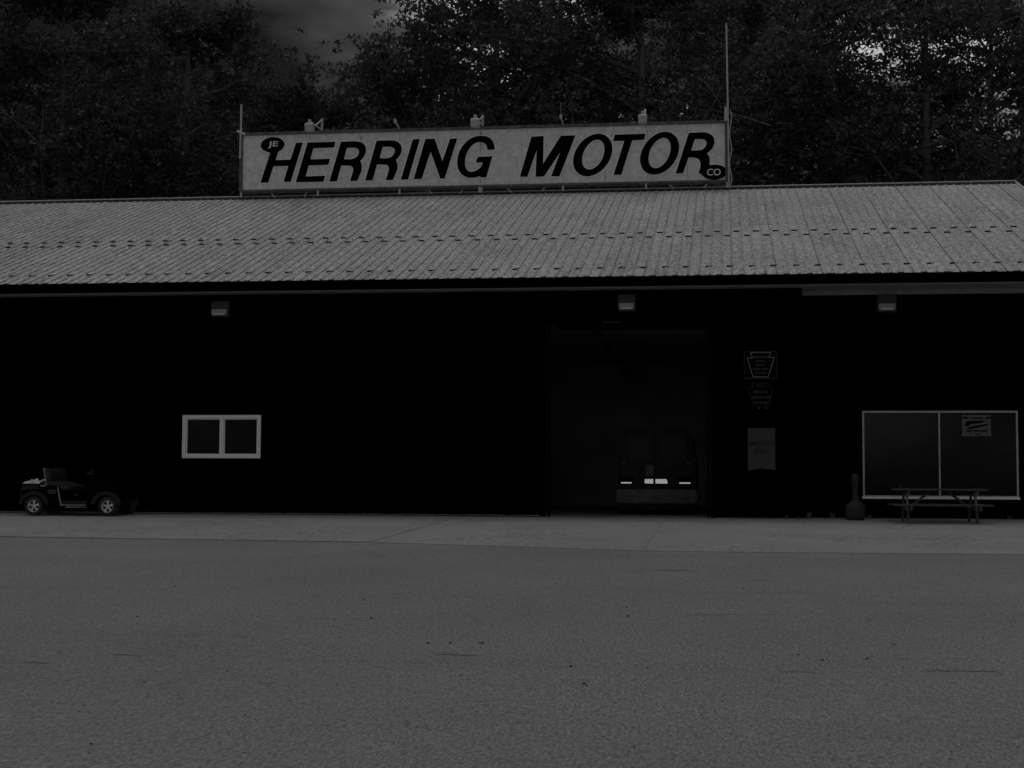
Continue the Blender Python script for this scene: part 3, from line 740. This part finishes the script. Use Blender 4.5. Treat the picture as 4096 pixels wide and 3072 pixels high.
# poster inside the big window (stuck on the glass)
YP = BYW - .012
def zp(x_, y_): v = at(3840 + x_ / 15.8, 1650 + y_ / 15.8, 1, YP); return v
cp = zp(1040, 820); PO = empty('window_poster', (cp.x, YP, cp.z), label='pale poster with a dark diagonal swoosh stuck in the right window pane', cat='poster')
zl = lambda x_, y_: (zp(x_, y_).x - cp.x, zp(x_, y_).z - cp.z)
curve_obj('paper', [[zl(130, 1490), zl(1970, 1490), zl(1930, 170), zl(130, 170)]], M['poster'], PO, .001, 0)
curve_obj('swoosh', [smooth_poly([zl(230, 1045), zl(700, 900), zl(1300, 770), zl(1850, 690), (zl(1800, 760)), zl(1300, 930), zl(700, 1050)], 1)], M['black'], PO, .001, -.004)
curve_obj('print', [[zl(140, 380), zl(550, 380), zl(510, 270), zl(170, 270)], [zl(720, 400), zl(1480, 400), zl(1440, 300), zl(760, 310)], [zl(1640, 400), zl(1930, 400), zl(1900, 260), zl(1690, 260)]], M['black'], PO, .001, -.003)
curve_obj('print', [[zl(280, 850), zl(520, 860), zl(760, 700), zl(1200, 690), zl(1500, 600), zl(1600, 520), zl(400, 530)]], M['black'], PO, .001, -.003)
curve_obj('print', [[zl(400, 1210), zl(760, 1210), zl(740, 1110), zl(420, 1120)], [zl(820, 1205), zl(1240, 1205), zl(1230, 1110), zl(830, 1110)], [zl(1300, 1210), zl(1720, 1210), zl(1690, 1110), zl(1320, 1120)]], M['black'], PO, .001, -.003)
curve_obj('print', [[zl(600, 1370), zl(740, 1370), zl(720, 1300), zl(610, 1300)], [zl(880, 1390), zl(1380, 1390), zl(1350, 1310), zl(900, 1300)]], M['debris'], PO, .001, -.003)

# ------------------------------------------------------------------ ceiling lights in the garage
lab = ['ceiling light nearest the garage doorway', 'second ceiling light in from the garage doorway', 'third ceiling light in from the garage doorway', 'farthest ceiling light inside the garage']
for i, (pa, pb) in enumerate((((2368, 1310), (2402, 1352)), ((2416, 1377), (2446, 1410)), ((2456, 1432), (2484, 1462)), ((2488, 1482), (2514, 1503)))):
    yy = 1.0 + i * 4.2
    v = at((pa[0] + pb[0]) / 2, (pa[1] + pb[1]) / 2, 2, 4.25)
    F = empty('ceiling_light', (v.x, max(v.y, 1.9), 4.25), label='dark unlit ' + lab[i], cat='ceiling light', group='ceiling lights in a row inside the garage')
    MB().box(-.10, .10, -.9, .9, 0, .06).obj('fixture_body', M['black'], F)
    for t_ in (-.05, .05): MB().tube([(t_, -.86, -.02), (t_, .86, -.02)], .016, 6).obj('tube_lamp', M['lamp_body'], F)
    for t_ in (-.7, .7): MB().tube([(0, t_, .06), (0, t_, .44)], .005, 4).obj('hanger', M['dark'], F)

# ------------------------------------------------------------------ van in the doorway
VY = 3.0
va, vb = at(2466, 1985, 1, VY), at(2788, 1985, 1, VY); vcx = (va.x + vb.x) / 2; vw = (vb.x - va.x) / 2
V = empty('parked_van', (vcx, VY, .003), label='dark van standing inside the open garage doorway with small glowing patches', cat='van')
def vx(px): return at(px, 1900, 1, VY).x - vcx
def vz(py): return at(2627, py, 1, VY).z
body = MB(); body.prism([(-vw * .93, .42), (-vw * .97, .75), (-vw * .95, 1.25), (-vw * .84, 1.95), (-vw * .70, 2.10), (vw * .70, 2.10), (vw * .84, 1.95), (vw * .95, 1.25), (vw * .97, .75), (vw * .93, .42)], .08, 4.6)
body.obj('body', M['vanpaint'], V, bevel=.05, smooth=False)
seam = vx(2619)
for a, b in ((-vw * .80, seam - .012), (seam + .012, vw * .80)):
    d_ = MB().box(a, b, .045, .085, .58, 1.98).obj('rear_door', M['vanpaint'], V, bevel=.012)
    MB().box(a + .08, b - .08, .036, .043, 1.28, 1.82).obj('pane', M['vanglass'], d_)
MB().box(-vw, vw, -.06, .3, vz(2014) , vz(1958)).obj('bumper', M['bumper'], V, bevel=.03)
MB().box(-vw * .9, vw * .9, .1, .4, .15, vz(2014)).obj('skirt', M['dark'], V)
for a, b in ((2483, 2528), (2716, 2763)):  # bright pieces at the van corners, made to glow
    x0, x1 = vx(a), vx(b); za = vz(1933)
    hl = MB().box(x0 - .03, x1 + .03, -.005, .08, za - .03, za + .14).obj('corner_housing', M['black'], V, bevel=.01)
    MB().prism([(x0, za + .012), (x0 + .02, za - .012), (x1 - .02, za - .012), (x1, za + .012), (x1 - .02, za + .022), (x0 + .02, za + .022)], -.02, -.006).obj('glow_strip', M['lit'], hl)
za, zb_ = vz(1917), vz(1934)
tb = MB().box(vx(2572), vx(2676), .0, .044, zb_ - .03, za + .03).obj('centre_bar', M['black'], V)
for a, b, t_ in ((2579, 2613, 0), (2622, 2670, .02)):
    MB().prism([(vx(a), zb_), (vx(b), zb_ - .004), (vx(b) - t_ * .3, zb_ + .05), (vx(b) - t_ * 1.4, za), (vx(a), za)], -.016, -.003).obj('glow_panel', M['lit'], tb)
MB().box(vx(2583), vx(2614), .03, .044, vz(1905), vz(1860)).obj('plate_recess', M['bumper'], V)
for a in (2493, 2754): MB().box(vx(a) - .04, vx(a) + .04, .02, .07, vz(1858), vz(1850)).obj('reflector', M['bumper'], V)
wh = MB().lathe([(0.0, -.1), (.30, -.1), (.345, -.06), (.345, .08), (.30, .12), (0, .12)], 24, 'x')
for xx in (-vw * .82, vw * .82):
    for yy in (.95, 3.9):
        t_ = MB().lathe([(.2, -.11), (.30, -.11), (.345, -.07), (.345, .07), (.30, .11), (.2, .11)], 24, 'x', (xx, yy, .345)).obj('wheel', M['tyre'], V)
        MB().lathe([(0, -.08), (.2, -.09), (.2, .09), (0, .08)], 20, 'x', (xx, yy, .345)).obj('rim', M['dark'], t_)

# ------------------------------------------------------------------ golf cart
gp = atp(138, 2064, (0, -SLOPE, 1), (0, 0, .035)); CY = -1.35
c0 = at(138, 2034, 1, CY); c1 = at(433, 2030, 1, CY)
G = empty('golf_cart', (c0.x, CY, gz(CY) + .03), label='black golf cart with bright rims parked along the wall left of the window', cat='golf cart')
WB = c1.x - c0.x
KU, KV = 4.096 * 179.0, 4.096 * 188.0
def gu(x_): return (x_ - 400) / KU
def gv(y_): return (930 - y_) / KV
W2 = 1.02                                       # track depth (away from camera)
def gprism(name, pts, y0, y1, m, parent=None, bevel=.012):
    return MB().prism([(gu(a), gv(b)) for a, b in pts], y0, y1).obj(name, m, parent or G, bevel=bevel)
def arc(cx, cy, r_, a0, a1, n=9): return [(cx + r_ * math.cos(rad(a0 + (a1 - a0) * k / n)), cy - r_ * math.sin(rad(a0 + (a1 - a0) * k / n))) for k in range(n + 1)]
side = [(190, 440), (480, 430), (800, 450), (860, 770), (700, 790), (640, 700)] + arc(400, 780, 190, 20, 160) + [(180, 720), (165, 600)]
for y0, y1 in ((-.02, .03), (W2 - .03, W2 + .02)): gprism('side_panel', side, y0, y1, M['cartblack'])
gprism('rear_body', [(190, 440), (480, 430), (800, 450), (850, 640), (190, 640)], .035, W2 - .035, M['cartblack'])
gprism('floor', [(840, 690), (1300, 690), (1300, 750), (840, 750)], .02, W2 - .02, M['cartgrey'])
gprism('front_cowl', [(1280, 770), (1290, 640), (1330, 470), (1400, 330), (1470, 310), (1640, 400), (1790, 480), (1830, 560), (1830, 640)] + arc(1625, 780, 190, 35, 160) , .0, W2, M['cartblack'], bevel=.02)
for cx in (400, 1625):
    for y0 in (-.07, W2 + .02):
        fl = [(p[0], p[1]) for p in arc(cx, 780, 262, 5, 172, 14)] + [(p[0], p[1]) for p in arc(cx, 780, 190, 172, 5, 14)]
        gprism('fender_flare', fl, y0, y0 + .05, M['cartgrey'])
gprism('rear_apron', [(195, 420), (480, 410), (470, 490), (260, 500), (200, 520), (180, 720), (165, 720), (165, 600)], -.05, -.022, M['cartgrey'], bevel=.006)
bed = MB(); bx0, bx1, bz0, bz1 = gu(120), gu(485), gv(430), gv(395)
bed.box(bx0, bx1, -.02, W2 + .02, bz0 - .02, bz0).box(bx0, bx1, -.04, -.02, bz0 - .02, bz1).box(bx0, bx1, W2 + .02, W2 + .04, bz0 - .02, bz1).box(bx0 - .02, bx0, -.04, W2 + .04, bz0 - .02, bz1)
bed.obj('cargo_bed', M['cartblack'], G)
gprism('seat_base', [(490, 350), (700, 350), (960, 430), (975, 500), (820, 500), (790, 440), (490, 430)], .03, W2 - .03, M['seat'], bevel=.02)
for y0, y1 in ((.06, .48), (.54, .96)):
    sb = gprism('seat_back', [(520, 135), (600, 130), (625, 180), (640, 340), (555, 345)], y0, y1, M['seat'], bevel=.03)
    gprism('seat_back_shell', [(508, 130), (520, 130), (556, 318), (544, 318)], y0 + .01, y1 - .01, M['trim'], sb, bevel=0)
MB().tube([(gu(600), -.03, gv(380)), (gu(600), -.03, gv(425)), (gu(560), -.03, gv(440)), (gu(500), -.03, gv(430))], .012, 6).obj('hip_rail', M['trim'], G)
gprism('sill_trim', [(797, 450), (806, 450), (868, 752), (1270, 748), (1290, 760), (858, 764)], -.06, -.025, M['trim'], bevel=0)
gprism('step_trim', [(950, 786), (1285, 786), (1290, 795), (950, 797)], -.07, -.02, M['trim'], bevel=0)
gprism('step_board', [(880, 765), (1280, 762), (1290, 786), (900, 786)], -.05, .06, M['cartblack'], bevel=0)
gprism('dash', [(1300, 300), (1450, 310), (1460, 420), (1330, 440)], .04, W2 - .04, M['cartblack'])
st = MB(); cxs, czs, cys = gu(1245), gv(215), .28
st.tube([(cxs + .16 * math.cos(k * rad(20)) * .45, cys + .16 * math.sin(k * rad(20)), czs + .16 * math.cos(k * rad(20)) * .8) for k in range(19)], .014, 6)
sw = st.obj('steering_wheel', M['cartblack'], G)
gprism('wheel_hub_cover', [(1212, 250), (1240, 205), (1312, 155), (1300, 200), (1302, 240)], .18, .36, M['seat'], sw, bevel=0)
MB().tube([(cxs, cys, czs), (gu(1360), cys, gv(400))], .02, 6).obj('steering_column', M['cartblack'], G)
MB().tube([(gu(1080), -.03, gv(590)), (gu(1150), -.03, gv(590))], .014, 6).obj('pedal', M['cartgrey'], G)
for i, (s_, y_, w_) in enumerate((('HERRING', 515, 150), ('MOTOR', 551, 122))):
    text('lettering', s_, M['keyline'], G, gu(701), -.023, gv(y_), .033, w_ / KU)
MB().box(gu(1810), gu(1860), .1, W2 - .1, gv(660), gv(600)).obj('front_bumper', M['cartblack'], G)
def cart_wheel(u, y, near):
    c = (0, 0, 0)
    T = MB().lathe([(.135, -.09), (.185, -.10), (.208, -.085), (.214, -.04), (.214, .04), (.208, .085), (.185, .10), (.135, .09)], 32, 'y').obj('wheel', M['tyre'], G, smooth=True)
    T.location = (u, y, .20)
    R_ = MB().lathe([(.118, -.06), (.128, -.085), (.137, -.088), (.137, -.06), (.137, .06)], 32, 'y').obj('rim', M['rim'] if near else M['cartgrey'], T, smooth=True)
    sp_ = MB()
    sp_.lathe([(0, -.066), (.032, -.064), (.036, -.045)], 16, 'y')
    for k in range(5):
        a = k * 72 + 20; ca, sa = math.cos(rad(a)), math.sin(rad(a))
        q = []
        for rr, hw in ((.02, .022), (.07, .024), (.122, .04)):
            for s2 in (-1, 1): q.append((ca * rr - sa * hw * s2, -.055 if rr < .1 else -.05, sa * rr + ca * hw * s2))
        sp_.add(q, [(0, 1, 3, 2), (2, 3, 5, 4)])
    sp_.obj('spoke', M['rim'] if near else M['cartgrey'], T)
    MB().lathe([(0, -.02), (.125, -.02)], 20, 'y').obj('brake_disc', M['black'], T)
cart_wheel(0, .03, 1); cart_wheel(WB, .03, 1); cart_wheel(0, W2 - .03, 0); cart_wheel(WB + .03, W2 - .03, 0)
# crumpled tarp in the bed
tv = []; nu, nv = 26, 14; outl = [(170, 400), (200, 365), (290, 345), (310, 325), (380, 328), (415, 300), (440, 340), (478, 355)]
def topz(u_):
    xs_ = [p[0] for p in outl]; return float(np.interp(u_, xs_, [gv(p[1]) for p in outl]))
TT_ = MB(); vs = []
for j in range(nv):
    for i in range(nu):
        xx = 172 + (478 - 172) * i / (nu - 1); f = math.sin(math.pi * min(1, .15 + .85 * j / (nv - 1)) ** .7)
        z_ = gv(402) + (topz(xx) - gv(402)) * (1 if 0 < j < nv - 1 else 0) * (.65 + .35 * math.sin(j * .9 + i * .35)) + random.uniform(-.006, .006)
        if j == 1: z_ = topz(xx)
        vs.append((gu(xx), -.005 + .9 * W2 * j / (nv - 1) * .8, max(z_, gv(404))))
TT_.add(vs, [(j * nu + i, j * nu + i + 1, (j + 1) * nu + i + 1, (j + 1) * nu + i) for j in range(nv - 1) for i in range(nu - 1)])
t_ = TT_.obj('tarp', M['tarp'], smooth=True); t_.location = G.location
tag(t_, 'pale crumpled tarp lying in the rear bed of the golf cart', 'tarp')

# ------------------------------------------------------------------ picnic table
PY0 = -1.9                                      # near edge
a = at(3573, 1952, 1, PY0 + .55); b = at(3950, 1952, 1, PY0 + .55)
pz = gz(-1.2) + .012
tl = b.x - a.x
T = empty('picnic_table', ((a.x + b.x) / 2, PY0 + .75, pz), label='weathered wooden picnic table with benches in front of the big window', cat='picnic table')
tz = at(3760, 1955, 1, PY0 + .55).z - pz; hl_ = tl / 2
for i in range(5): MB().box(-hl_ + random.uniform(-.01, .01), hl_ + random.uniform(-.01, .01), -.37 + i * .15, -.37 + i * .15 + .14, tz - .04 + random.uniform(-.003, .003), tz).obj('table_plank', M['wood'], T, bevel=.006)
bz_ = at(3760, 2018, 1, PY0 + .12).z - pz
bench_hl = (at(3958, 2022, 1, PY0 + .1).x - at(3560, 2022, 1, PY0 + .1).x) / 2
for s_ in (-1, 1):
    bn = empty('bench'); bn.parent = T
    for k in range(2): MB().box(-bench_hl, bench_hl, s_ * .62 - .13 + k * .135, s_ * .62 - .13 + k * .135 + .125, bz_ - .035, bz_).obj('bench_plank', M['wood'], bn, bevel=.006)
for lx in (-hl_ + .26, hl_ - .26):
    for s_ in (-1, 1):
        MB().prism([(s_ * .24 - .045, tz - .041), (s_ * .24 + .045, tz - .041), (s_ * .58 + .05, 0), (s_ * .58 - .05, 0)], lx - .02, lx + .02, 'x').obj('leg', M['wood'], T)
    MB().box(lx + .022, lx + .06, -.74, .74, bz_ - .13, bz_ - .036).obj('bench_support', M['wood'], T)
    MB().box(lx + .022, lx + .06, -.36, .36, tz - .13, tz - .041).obj('top_support', M['wood'], T)
    sg = 1 if lx < 0 else -1
    MB().tube([(lx + sg * .07, 0, bz_ - .08), (lx + sg * .5, 0, tz - .06)], .03, 6).obj('brace', M['wood'], T)
cup = MB().lathe([(0, 0), (.035, 0), (.05, .1), (.045, .1), (.035, .01), (0, .01)], 14, 'z').obj('cup', M['plastic'])
cup.location = (at(3603, 1940, 1, PY0 + .75).x, PY0 + .75, pz + tz); tag(cup, 'small grey cup on the left end of the picnic table', 'cup')

# ------------------------------------------------------------------ ash receptacle
AY = -.35
a = at(3422, 2082, 1, AY); bt = at(3422, 1895, 1, AY).z; wv = (at(3462, 2040, 1, AY).x - at(3383, 2040, 1, AY).x) / 2
A_ = empty('ash_receptacle', (a.x, AY, gz(AY) + .012), label='grey plastic cigarette receptacle with tall neck against the brick wall', cat='receptacle')
H = bt - A_.location.z
MB().lathe([(0, 0), (wv * .88, 0), (wv, .06), (wv * 1.0, .26), (wv * .92, .31), (wv * .55, .37), (wv * .36, .41), (0, .41)], 24, 'z').obj('base', M['plastic'], A_, smooth=True)
MB().lathe([(wv * .34, .40), (wv * .30, .5), (wv * .29, H - .22), (wv * .33, H - .2)], 16, 'z').obj('neck', M['plastic'], A_, smooth=True)
MB().lathe([(wv * .30, H - .22), (wv * .38, H - .18), (wv * .38, H - .05), (wv * .28, H - .01), (0, H)], 16, 'z').obj('head', M['plastic'], A_, smooth=True)
MB().lathe([(0, -.003), (.018, -.003), (.018, .003)], 10, 'y', (0.03, -wv * .50, .375)).obj('vent_hole', M['black'], A_)

# ------------------------------------------------------------------ litter, weeds, debris
def rock_mb(m, x, y, z, s, fl=.6):
    vs = [(x + s * random.uniform(.7, 1.2) * dx, y + s * random.uniform(.7, 1.2) * dy, z + s * fl * random.uniform(.7, 1.2) * dz) for dx, dy, dz in ((1, 0, 0), (0, 1, 0), (-1, 0, 0), (0, -1, 0), (0, 0, 1), (0, 0, -.3))]
    m.add(vs, [(0, 1, 4), (1, 2, 4), (2, 3, 4), (3, 0, 4), (1, 0, 5), (2, 1, 5), (3, 2, 5), (0, 3, 5)])
m = MB()
for _ in range(2600):
    x = random.uniform(-20, DX0 - .1); y = -abs(random.gauss(0, .05)) - .03; rock_mb(m, x, y, gz(y) + .035, random.uniform(.01, .035))
for _ in range(700):
    x = random.uniform(DX1 + .1, 1.6); y = -abs(random.gauss(0, .03)) - .03; rock_mb(m, x, y, gz(y) + .012, random.uniform(.008, .02))
for _ in range(1800):
    x = random.uniform(1.7, 8); y = BYW - abs(random.gauss(0, .07)) - .02; rock_mb(m, x, y, .012, random.uniform(.01, .03))
tag(m.obj('gravel', M['gravel']), 'strip of gravel and leaf litter along the foot of the wall', 'gravel', kind='stuff')
m = MB()
for _ in range(260):
    px, py = random.uniform(60, 4000), 2120 + 900 * random.random() ** 1.3
    v = atp(px, py, (0, -SLOPE, 1), (0, 0, .003)); rock_mb(m, v.x, v.y, v.z, random.uniform(.004, .011) * (1.6 if random.random() < .1 else 1), .5)
for px, py, s_ in ((1010, 2153, .035), (1003, 2156, .03), (1712, 2572, .022), (1800, 2573, .02), (1920, 2571, .02), (1931, 2573, .018), (2285, 2667, .02), (2337, 2736, .02), (2510, 2465, .02), (2506, 2430, .018), (3291, 2641, .022), (3470, 2635, .02), (1455, 2400, .018), (2974, 2354, .016), (700, 2345, .018), (1485, 2474, .018), (2590, 2672, .014)):
    v = atp(px, py, (0, -SLOPE, 1), (0, 0, .003)); rock_mb(m, v.x, v.y, v.z, s_, .6)
tag(m.obj('pebbles', M['debris']), 'scattered dark pebbles and leaves over the lot', 'pebbles', kind='stuff')
# tyre scuffs: thin dark marks worn into the asphalt
sm = MB()
for px, py, l, wd in ((3200, 2686, .34, .012), (2685, 2280, .55, .05), (3040, 2322, .35, .03), (2440, 2197, .45, .03), (1830, 2618, .4, .03), (150, 2650, .3, .02), (500, 2618, .25, .02)):
    v = atp(px, py, (0, -SLOPE, 1), (0, 0, .004)); n = 9; up_, dn = [], []
    for k in range(n):
        t_ = k / (n - 1); ww = wd * math.sin(math.pi * t_) ** .6 * random.uniform(.6, 1.2) + .001
        xx = v.x - l / 2 + l * t_; yy = v.y + .02 * math.sin(t_ * 5)
        up_.append((xx, yy + ww, gz(yy + ww) + .0045)); dn.append((xx, yy - ww, gz(yy - ww) + .0045))
    sm.add(up_ + dn, [(k, k + 1, n + k + 1, n + k) for k in range(n - 1)])
for px0, px1, py0, py1, wd in ((2350, 3950, 2376, 2362, .016), (2050, 3900, 2462, 2452, .014), (3700, 3990, 2680, 2684, .035)):
    n = 26; up_, dn = [], []
    for k in range(n):
        t_ = k / (n - 1); v = atp(px0 + (px1 - px0) * t_, py0 + (py1 - py0) * t_ + 1.5 * math.sin(k * .9), (0, -SLOPE, 1), (0, 0, .004))
        ww = wd * random.uniform(.15, 1.0); up_.append((v.x, v.y + ww, gz(v.y + ww) + .0045)); dn.append((v.x, v.y - ww, gz(v.y - ww) + .0045))
    sm.add(up_ + dn, [(k, k + 1, n + k + 1, n + k) for k in range(n - 1)])
tag(sm.obj('scuff_marks', mat('scuff', .155, .9, .1, var=.3, vscale=20)), kind='structure')

def weed(x, y, h, n, label):
    vs = []; fs = []
    for _ in range(n):
        a = random.uniform(0, 6.28); l = h * random.uniform(.5, 1.1); lean = random.uniform(.1, .6); wd = .012
        p = Vector((x + random.uniform(-.04, .04), y + random.uniform(-.03, .02), gz(y) + .01)); d_ = Vector((math.cos(a) * lean, math.sin(a) * lean * .5, 1)).normalized()
        s_ = Vector((-math.sin(a), math.cos(a), 0)) * wd; b = len(vs)
        vs += [p - s_, p + s_, p + d_ * l * .6 + s_ * 1.6, p + d_ * l, p + d_ * l * .6 - s_ * 1.6]; fs.append((b, b + 1, b + 2, b + 3, b + 4))
    o = MB().add(vs, fs).obj('weed', M['weed']); tag(o, label, 'weed', 'weeds at the foot of the wall')
weed(at(3236, 2070, 1, -.06).x, -.06, .17, 16, 'tallest weed tuft where the siding meets the brick')
weed(at(3148, 2072, 1, -.06).x, -.06, .08, 8, 'tiny weed spike under the EMPLOYEES ONLY notice')
weed(at(3195, 2075, 1, -.06).x, -.06, .06, 26, 'low flat weed patch left of the siding corner')
weed(at(3330, 2068, 1, .35).x, .35, .14, 14, 'weed tuft on the left of the cigarette receptacle')
weed(at(3480, 2060, 1, .35).x, .35, .12, 12, 'weed tuft on the right of the cigarette receptacle')
weed(at(4040, 2075, 1, .35).x, .35, .10, 18, 'weed patch at the wall right of the picnic table')

# ------------------------------------------------------------------ trees
def np_mesh(name, V_, F_, m):
    me_ = bpy.data.meshes.new(name); nv = len(V_); nf = len(F_)
    me_.vertices.add(nv); me_.vertices.foreach_set('co', V_.astype(np.float32).ravel())
    me_.loops.add(nf * 4); me_.loops.foreach_set('vertex_index', F_.astype(np.int32).ravel())
    me_.polygons.add(nf); me_.polygons.foreach_set('loop_start', np.arange(0, nf * 4, 4, dtype=np.int32))
    me_.polygons.foreach_set('loop_total', np.full(nf, 4, dtype=np.int32))
    me_.update(calc_edges=True); me_.validate(); me_.materials.append(m); return me_
def make_tree(H, Rr, base, leaf, nleaf, lsize, m, seed, open_=0.0):
    r_ = np.random.default_rng(seed); pr = random.Random(seed)
    tm = MB(); bend = pr.uniform(-.5, .5)
    tp = [Vector((bend * math.sin(t * 2.2) * .6, bend * math.cos(t * 3) * .3 - bend * .3, H * .9 * t)) for t in np.linspace(0, 1, 9)]
    tm.tube(tp, .26 * H / 16, 8, .03); tips = []
    nl = 26
    for i in range(nl):
        t = pr.uniform(base, .93); k = t * 8; i0 = min(int(k), 7); p = tp[i0].lerp(tp[i0 + 1], k - i0)
        a = i * 2.4 + pr.uniform(-.3, .3); shp = math.sin(math.pi * min(1, (t - base) / (1 - base) * .8 + .22)) ** .7
        l = Rr * shp * pr.uniform(.75, 1.1); el = pr.uniform(.15, .75)
        d_ = Vector((math.cos(a), math.sin(a), el)).normalized(); pts = [p]
        for s_ in range(1, 6):
            q = pts[-1] + d_ * l / 5; d_ = (d_ + Vector((pr.uniform(-.25, .25), pr.uniform(-.25, .25), pr.uniform(-.12, .2)))).normalized(); pts.append(q)
        tm.tube(pts, .07 * H / 16, 5, .012)
        for s_ in (2, 3, 4, 5): tips.append((pts[s_], l * .26))
        for _ in range(4):
            b0 = pts[pr.randint(2, 4)]; e = b0 + Vector((pr.uniform(-1, 1), pr.uniform(-1, 1), pr.uniform(-.2, .9))).normalized() * l * pr.uniform(.25, .5)
            tm.tube([b0, b0.lerp(e, .5) + Vector((0, 0, .08)), e], .022, 4, .006); tips.append((e, l * .24)); tips.append((b0.lerp(e, .6), l * .2))
    tips.append((tp[-1], Rr * .3)); tips.append((tp[-1] + Vector((0, 0, .3)), Rr * .22))
    if open_: pr.shuffle(tips); tips = tips[:int(len(tips) * (1 - open_))]
    C_ = np.array([tuple(t[0]) for t in tips]); S_ = np.array([t[1] for t in tips]) + .25
    # each tip carries several sprays, each spray a flat cluster of leaves
    nspr = nleaf // 14; ti = r_.integers(0, len(C_), nspr)
    spc = C_[ti] + r_.normal(0, 1, (nspr, 3)) * (S_[ti] * .48)[:, None] * np.array([1, 1, .7])
    ids = np.repeat(np.arange(nspr), 14); c = spc[ids] + r_.normal(0, 1, (len(ids), 3)) * np.array([.20, .20, .11]) * (lsize / .15)
    nrm = r_.normal(0, 1, (len(ids), 3)) * .8 + np.array([0, 0, .7]); nrm /= np.linalg.norm(nrm, axis=1)[:, None]
    t1 = np.cross(nrm, r_.normal(0, 1, (len(ids), 3))); t1 /= np.linalg.norm(t1, axis=1)[:, None]; t2 = np.cross(nrm, t1)
    s_ = lsize * r_.uniform(.6, 1.35, len(ids))[:, None]
    Vt = np.stack([c - t1 * s_, c - t2 * s_ * .42 + nrm * s_ * .1, c + t1 * s_, c + t2 * s_ * .42 + nrm * s_ * .1], 1).reshape(-1, 3)
    Ft = np.arange(len(Vt)).reshape(-1, 4)
    return tm, np_mesh('crown', Vt, Ft, m)
protos = []
for k, (H, Rr, base, nl, ls, m_, op) in enumerate(((16, 4.6, .18, 48000, .08, 'leaf', .05), (16, 4.2, .25, 30000, .08, 'leaf', .42), (16, 5.0, .15, 60000, .085, 'leaf', 0), (16, 4.4, .35, 20000, .08, 'leaf2', .45), (16, 4.0, .10, 48000, .09, 'leaf', .05))):
    tm, cm = make_tree(H, Rr, base, None, nl, ls, M[m_], 100 + k, op)
    tmo = tm.obj('trunk', M['bark']); tme = tmo.data; bpy.data.objects.remove(tmo); protos.append((tme, cm))
def tree(px, Y_, pytop, k, label, rz=None, fat=1.0):
    X_ = at(px, 1000, 1, Y_).x; top = at(px, pytop, 1, Y_).z; z0 = hz(X_, Y_) if Y_ > 24 else 0
    s_ = (top - z0) / 16.0
    t = empty('tree', (X_, Y_, z0 - .1), label=label, cat='tree', group='trees on the slope behind the garage')
    rot = Matrix.Rotation(rz if rz is not None else random.uniform(0, 6.28), 4, 'Z')
    for nm, me_ in (('trunk', protos[k][0]), ('crown', protos[k][1])):
        o = bpy.data.objects.new(nm, me_); COL.objects.link(o); o.parent = t; o.matrix_local = rot @ Matrix.Diagonal((s_ * fat, s_ * fat, s_, 1))
# front row (right behind the roof), then the ones farther up the slope; pixel x of the trunk, distance, pixel y of the top
tree(-60, 27, -60, 3, 'dark tree at the far left edge just behind the roof')
tree(250, 26, -330, 2, 'tall full tree at left, crown reaching out of the top of the photo')
tree(700, 28, -240, 0, 'full dark tree left of the sky gap, above the left sign pole')
tree(1200, 27, 30, 4, 'lower rounded tree whose top shows under the sky gap')
tree(1560, 30, 60, 3, 'thin open tree with visible limbs right of the sky gap', 1.0)
tree(1640, 29, -100, 3, 'open branching tree above the ING letters of the sign', 2.2)
tree(1930, 28, -420, 3, 'dark tree right behind the middle floodlight')
tree(2230, 27, -80, 1, 'dark tree behind the gap between the two sign words')
tree(2600, 26, -420, 0, 'tall dark tree behind the rightmost floodlight')
tree(2990, 28, -300, 3, 'dark tree behind the antenna mast')
tree(3330, 27, -420, 3, 'dark tree just right of the antenna mast')
tree(3720, 26, -400, 1, 'full dark tree above the right part of the roof')
tree(4110, 28, -300, 1, 'dark tree at the right edge above the rake of the roof')
tree(100, 40, -200, 1, 'tree up the slope behind the far left trees')
tree(480, 42, -300, 1, 'tree up the slope between the two full left trees')
tree(960, 44, 150, 0, 'tree up the slope behind the left pole')
tree(1320, 43, 270, 1, 'low tree up the slope behind the thin open tree')
tree(1770, 42, -250, 1, 'tree up the slope with sky glints through its crown')
tree(2090, 43, -330, 4, 'full tall tree up the slope behind the sign gap')
tree(2790, 43, -330, 1, 'sparse tall tree up the slope left of the antenna mast')

tree(2420, 41, -150, 1, 'open tree up the slope behind the word MOTOR')
tree(3150, 42, -400, 1, 'open tree up the slope right of the antenna mast')
tree(3930, 42, -250, 3, 'tree up the slope near the right edge')
# understorey in front of the slope
bpx = [-150, 200, 520, 880, 1230, 1560, 1900, 2240, 2560, 2900, 3220, 3560, 3900, 4200]
def shrub(px, Y_, h, k, label):
    X_ = at(px, 1000, 1, Y_).x; z0 = hz(X_, Y_)
    t = empty('shrub', (X_, Y_, z0 - .3), label=label, cat='shrub', group='understorey shrubs behind the ridge')
    rot = Matrix.Rotation(random.uniform(0, 6.28), 4, 'Z')
    for nm, me_ in (('trunk', protos[k][0]), ('crown', protos[k][1])):
        o = bpy.data.objects.new(nm, me_); COL.objects.link(o); o.parent = t; o.matrix_local = rot @ Matrix.Diagonal((h / 13, h / 13, h / 16, 1))
pos = ['far left edge', 'left part of the roof', 'left part of the roof, nearer the sign', 'left sign pole', 'JE badge', 'letters RR', 'letter G', 'gap between the words', 'letter T', 'right end of the sign', 'right of the mast', 'right part of the roof', 'right end of the ridge', 'far right edge']
for i, px in enumerate(bpx):
    shrub(px, 33 + (i % 3) * 1.6, 12.0 + (i % 2) * 1.5 - (2.5 if 3 < i < 6 else 0), (4, 0, 2)[i % 3], 'dark shrub filling the slope behind the ' + pos[i] if i not in (10,) else 'dark shrub filling the slope just right of the mast')
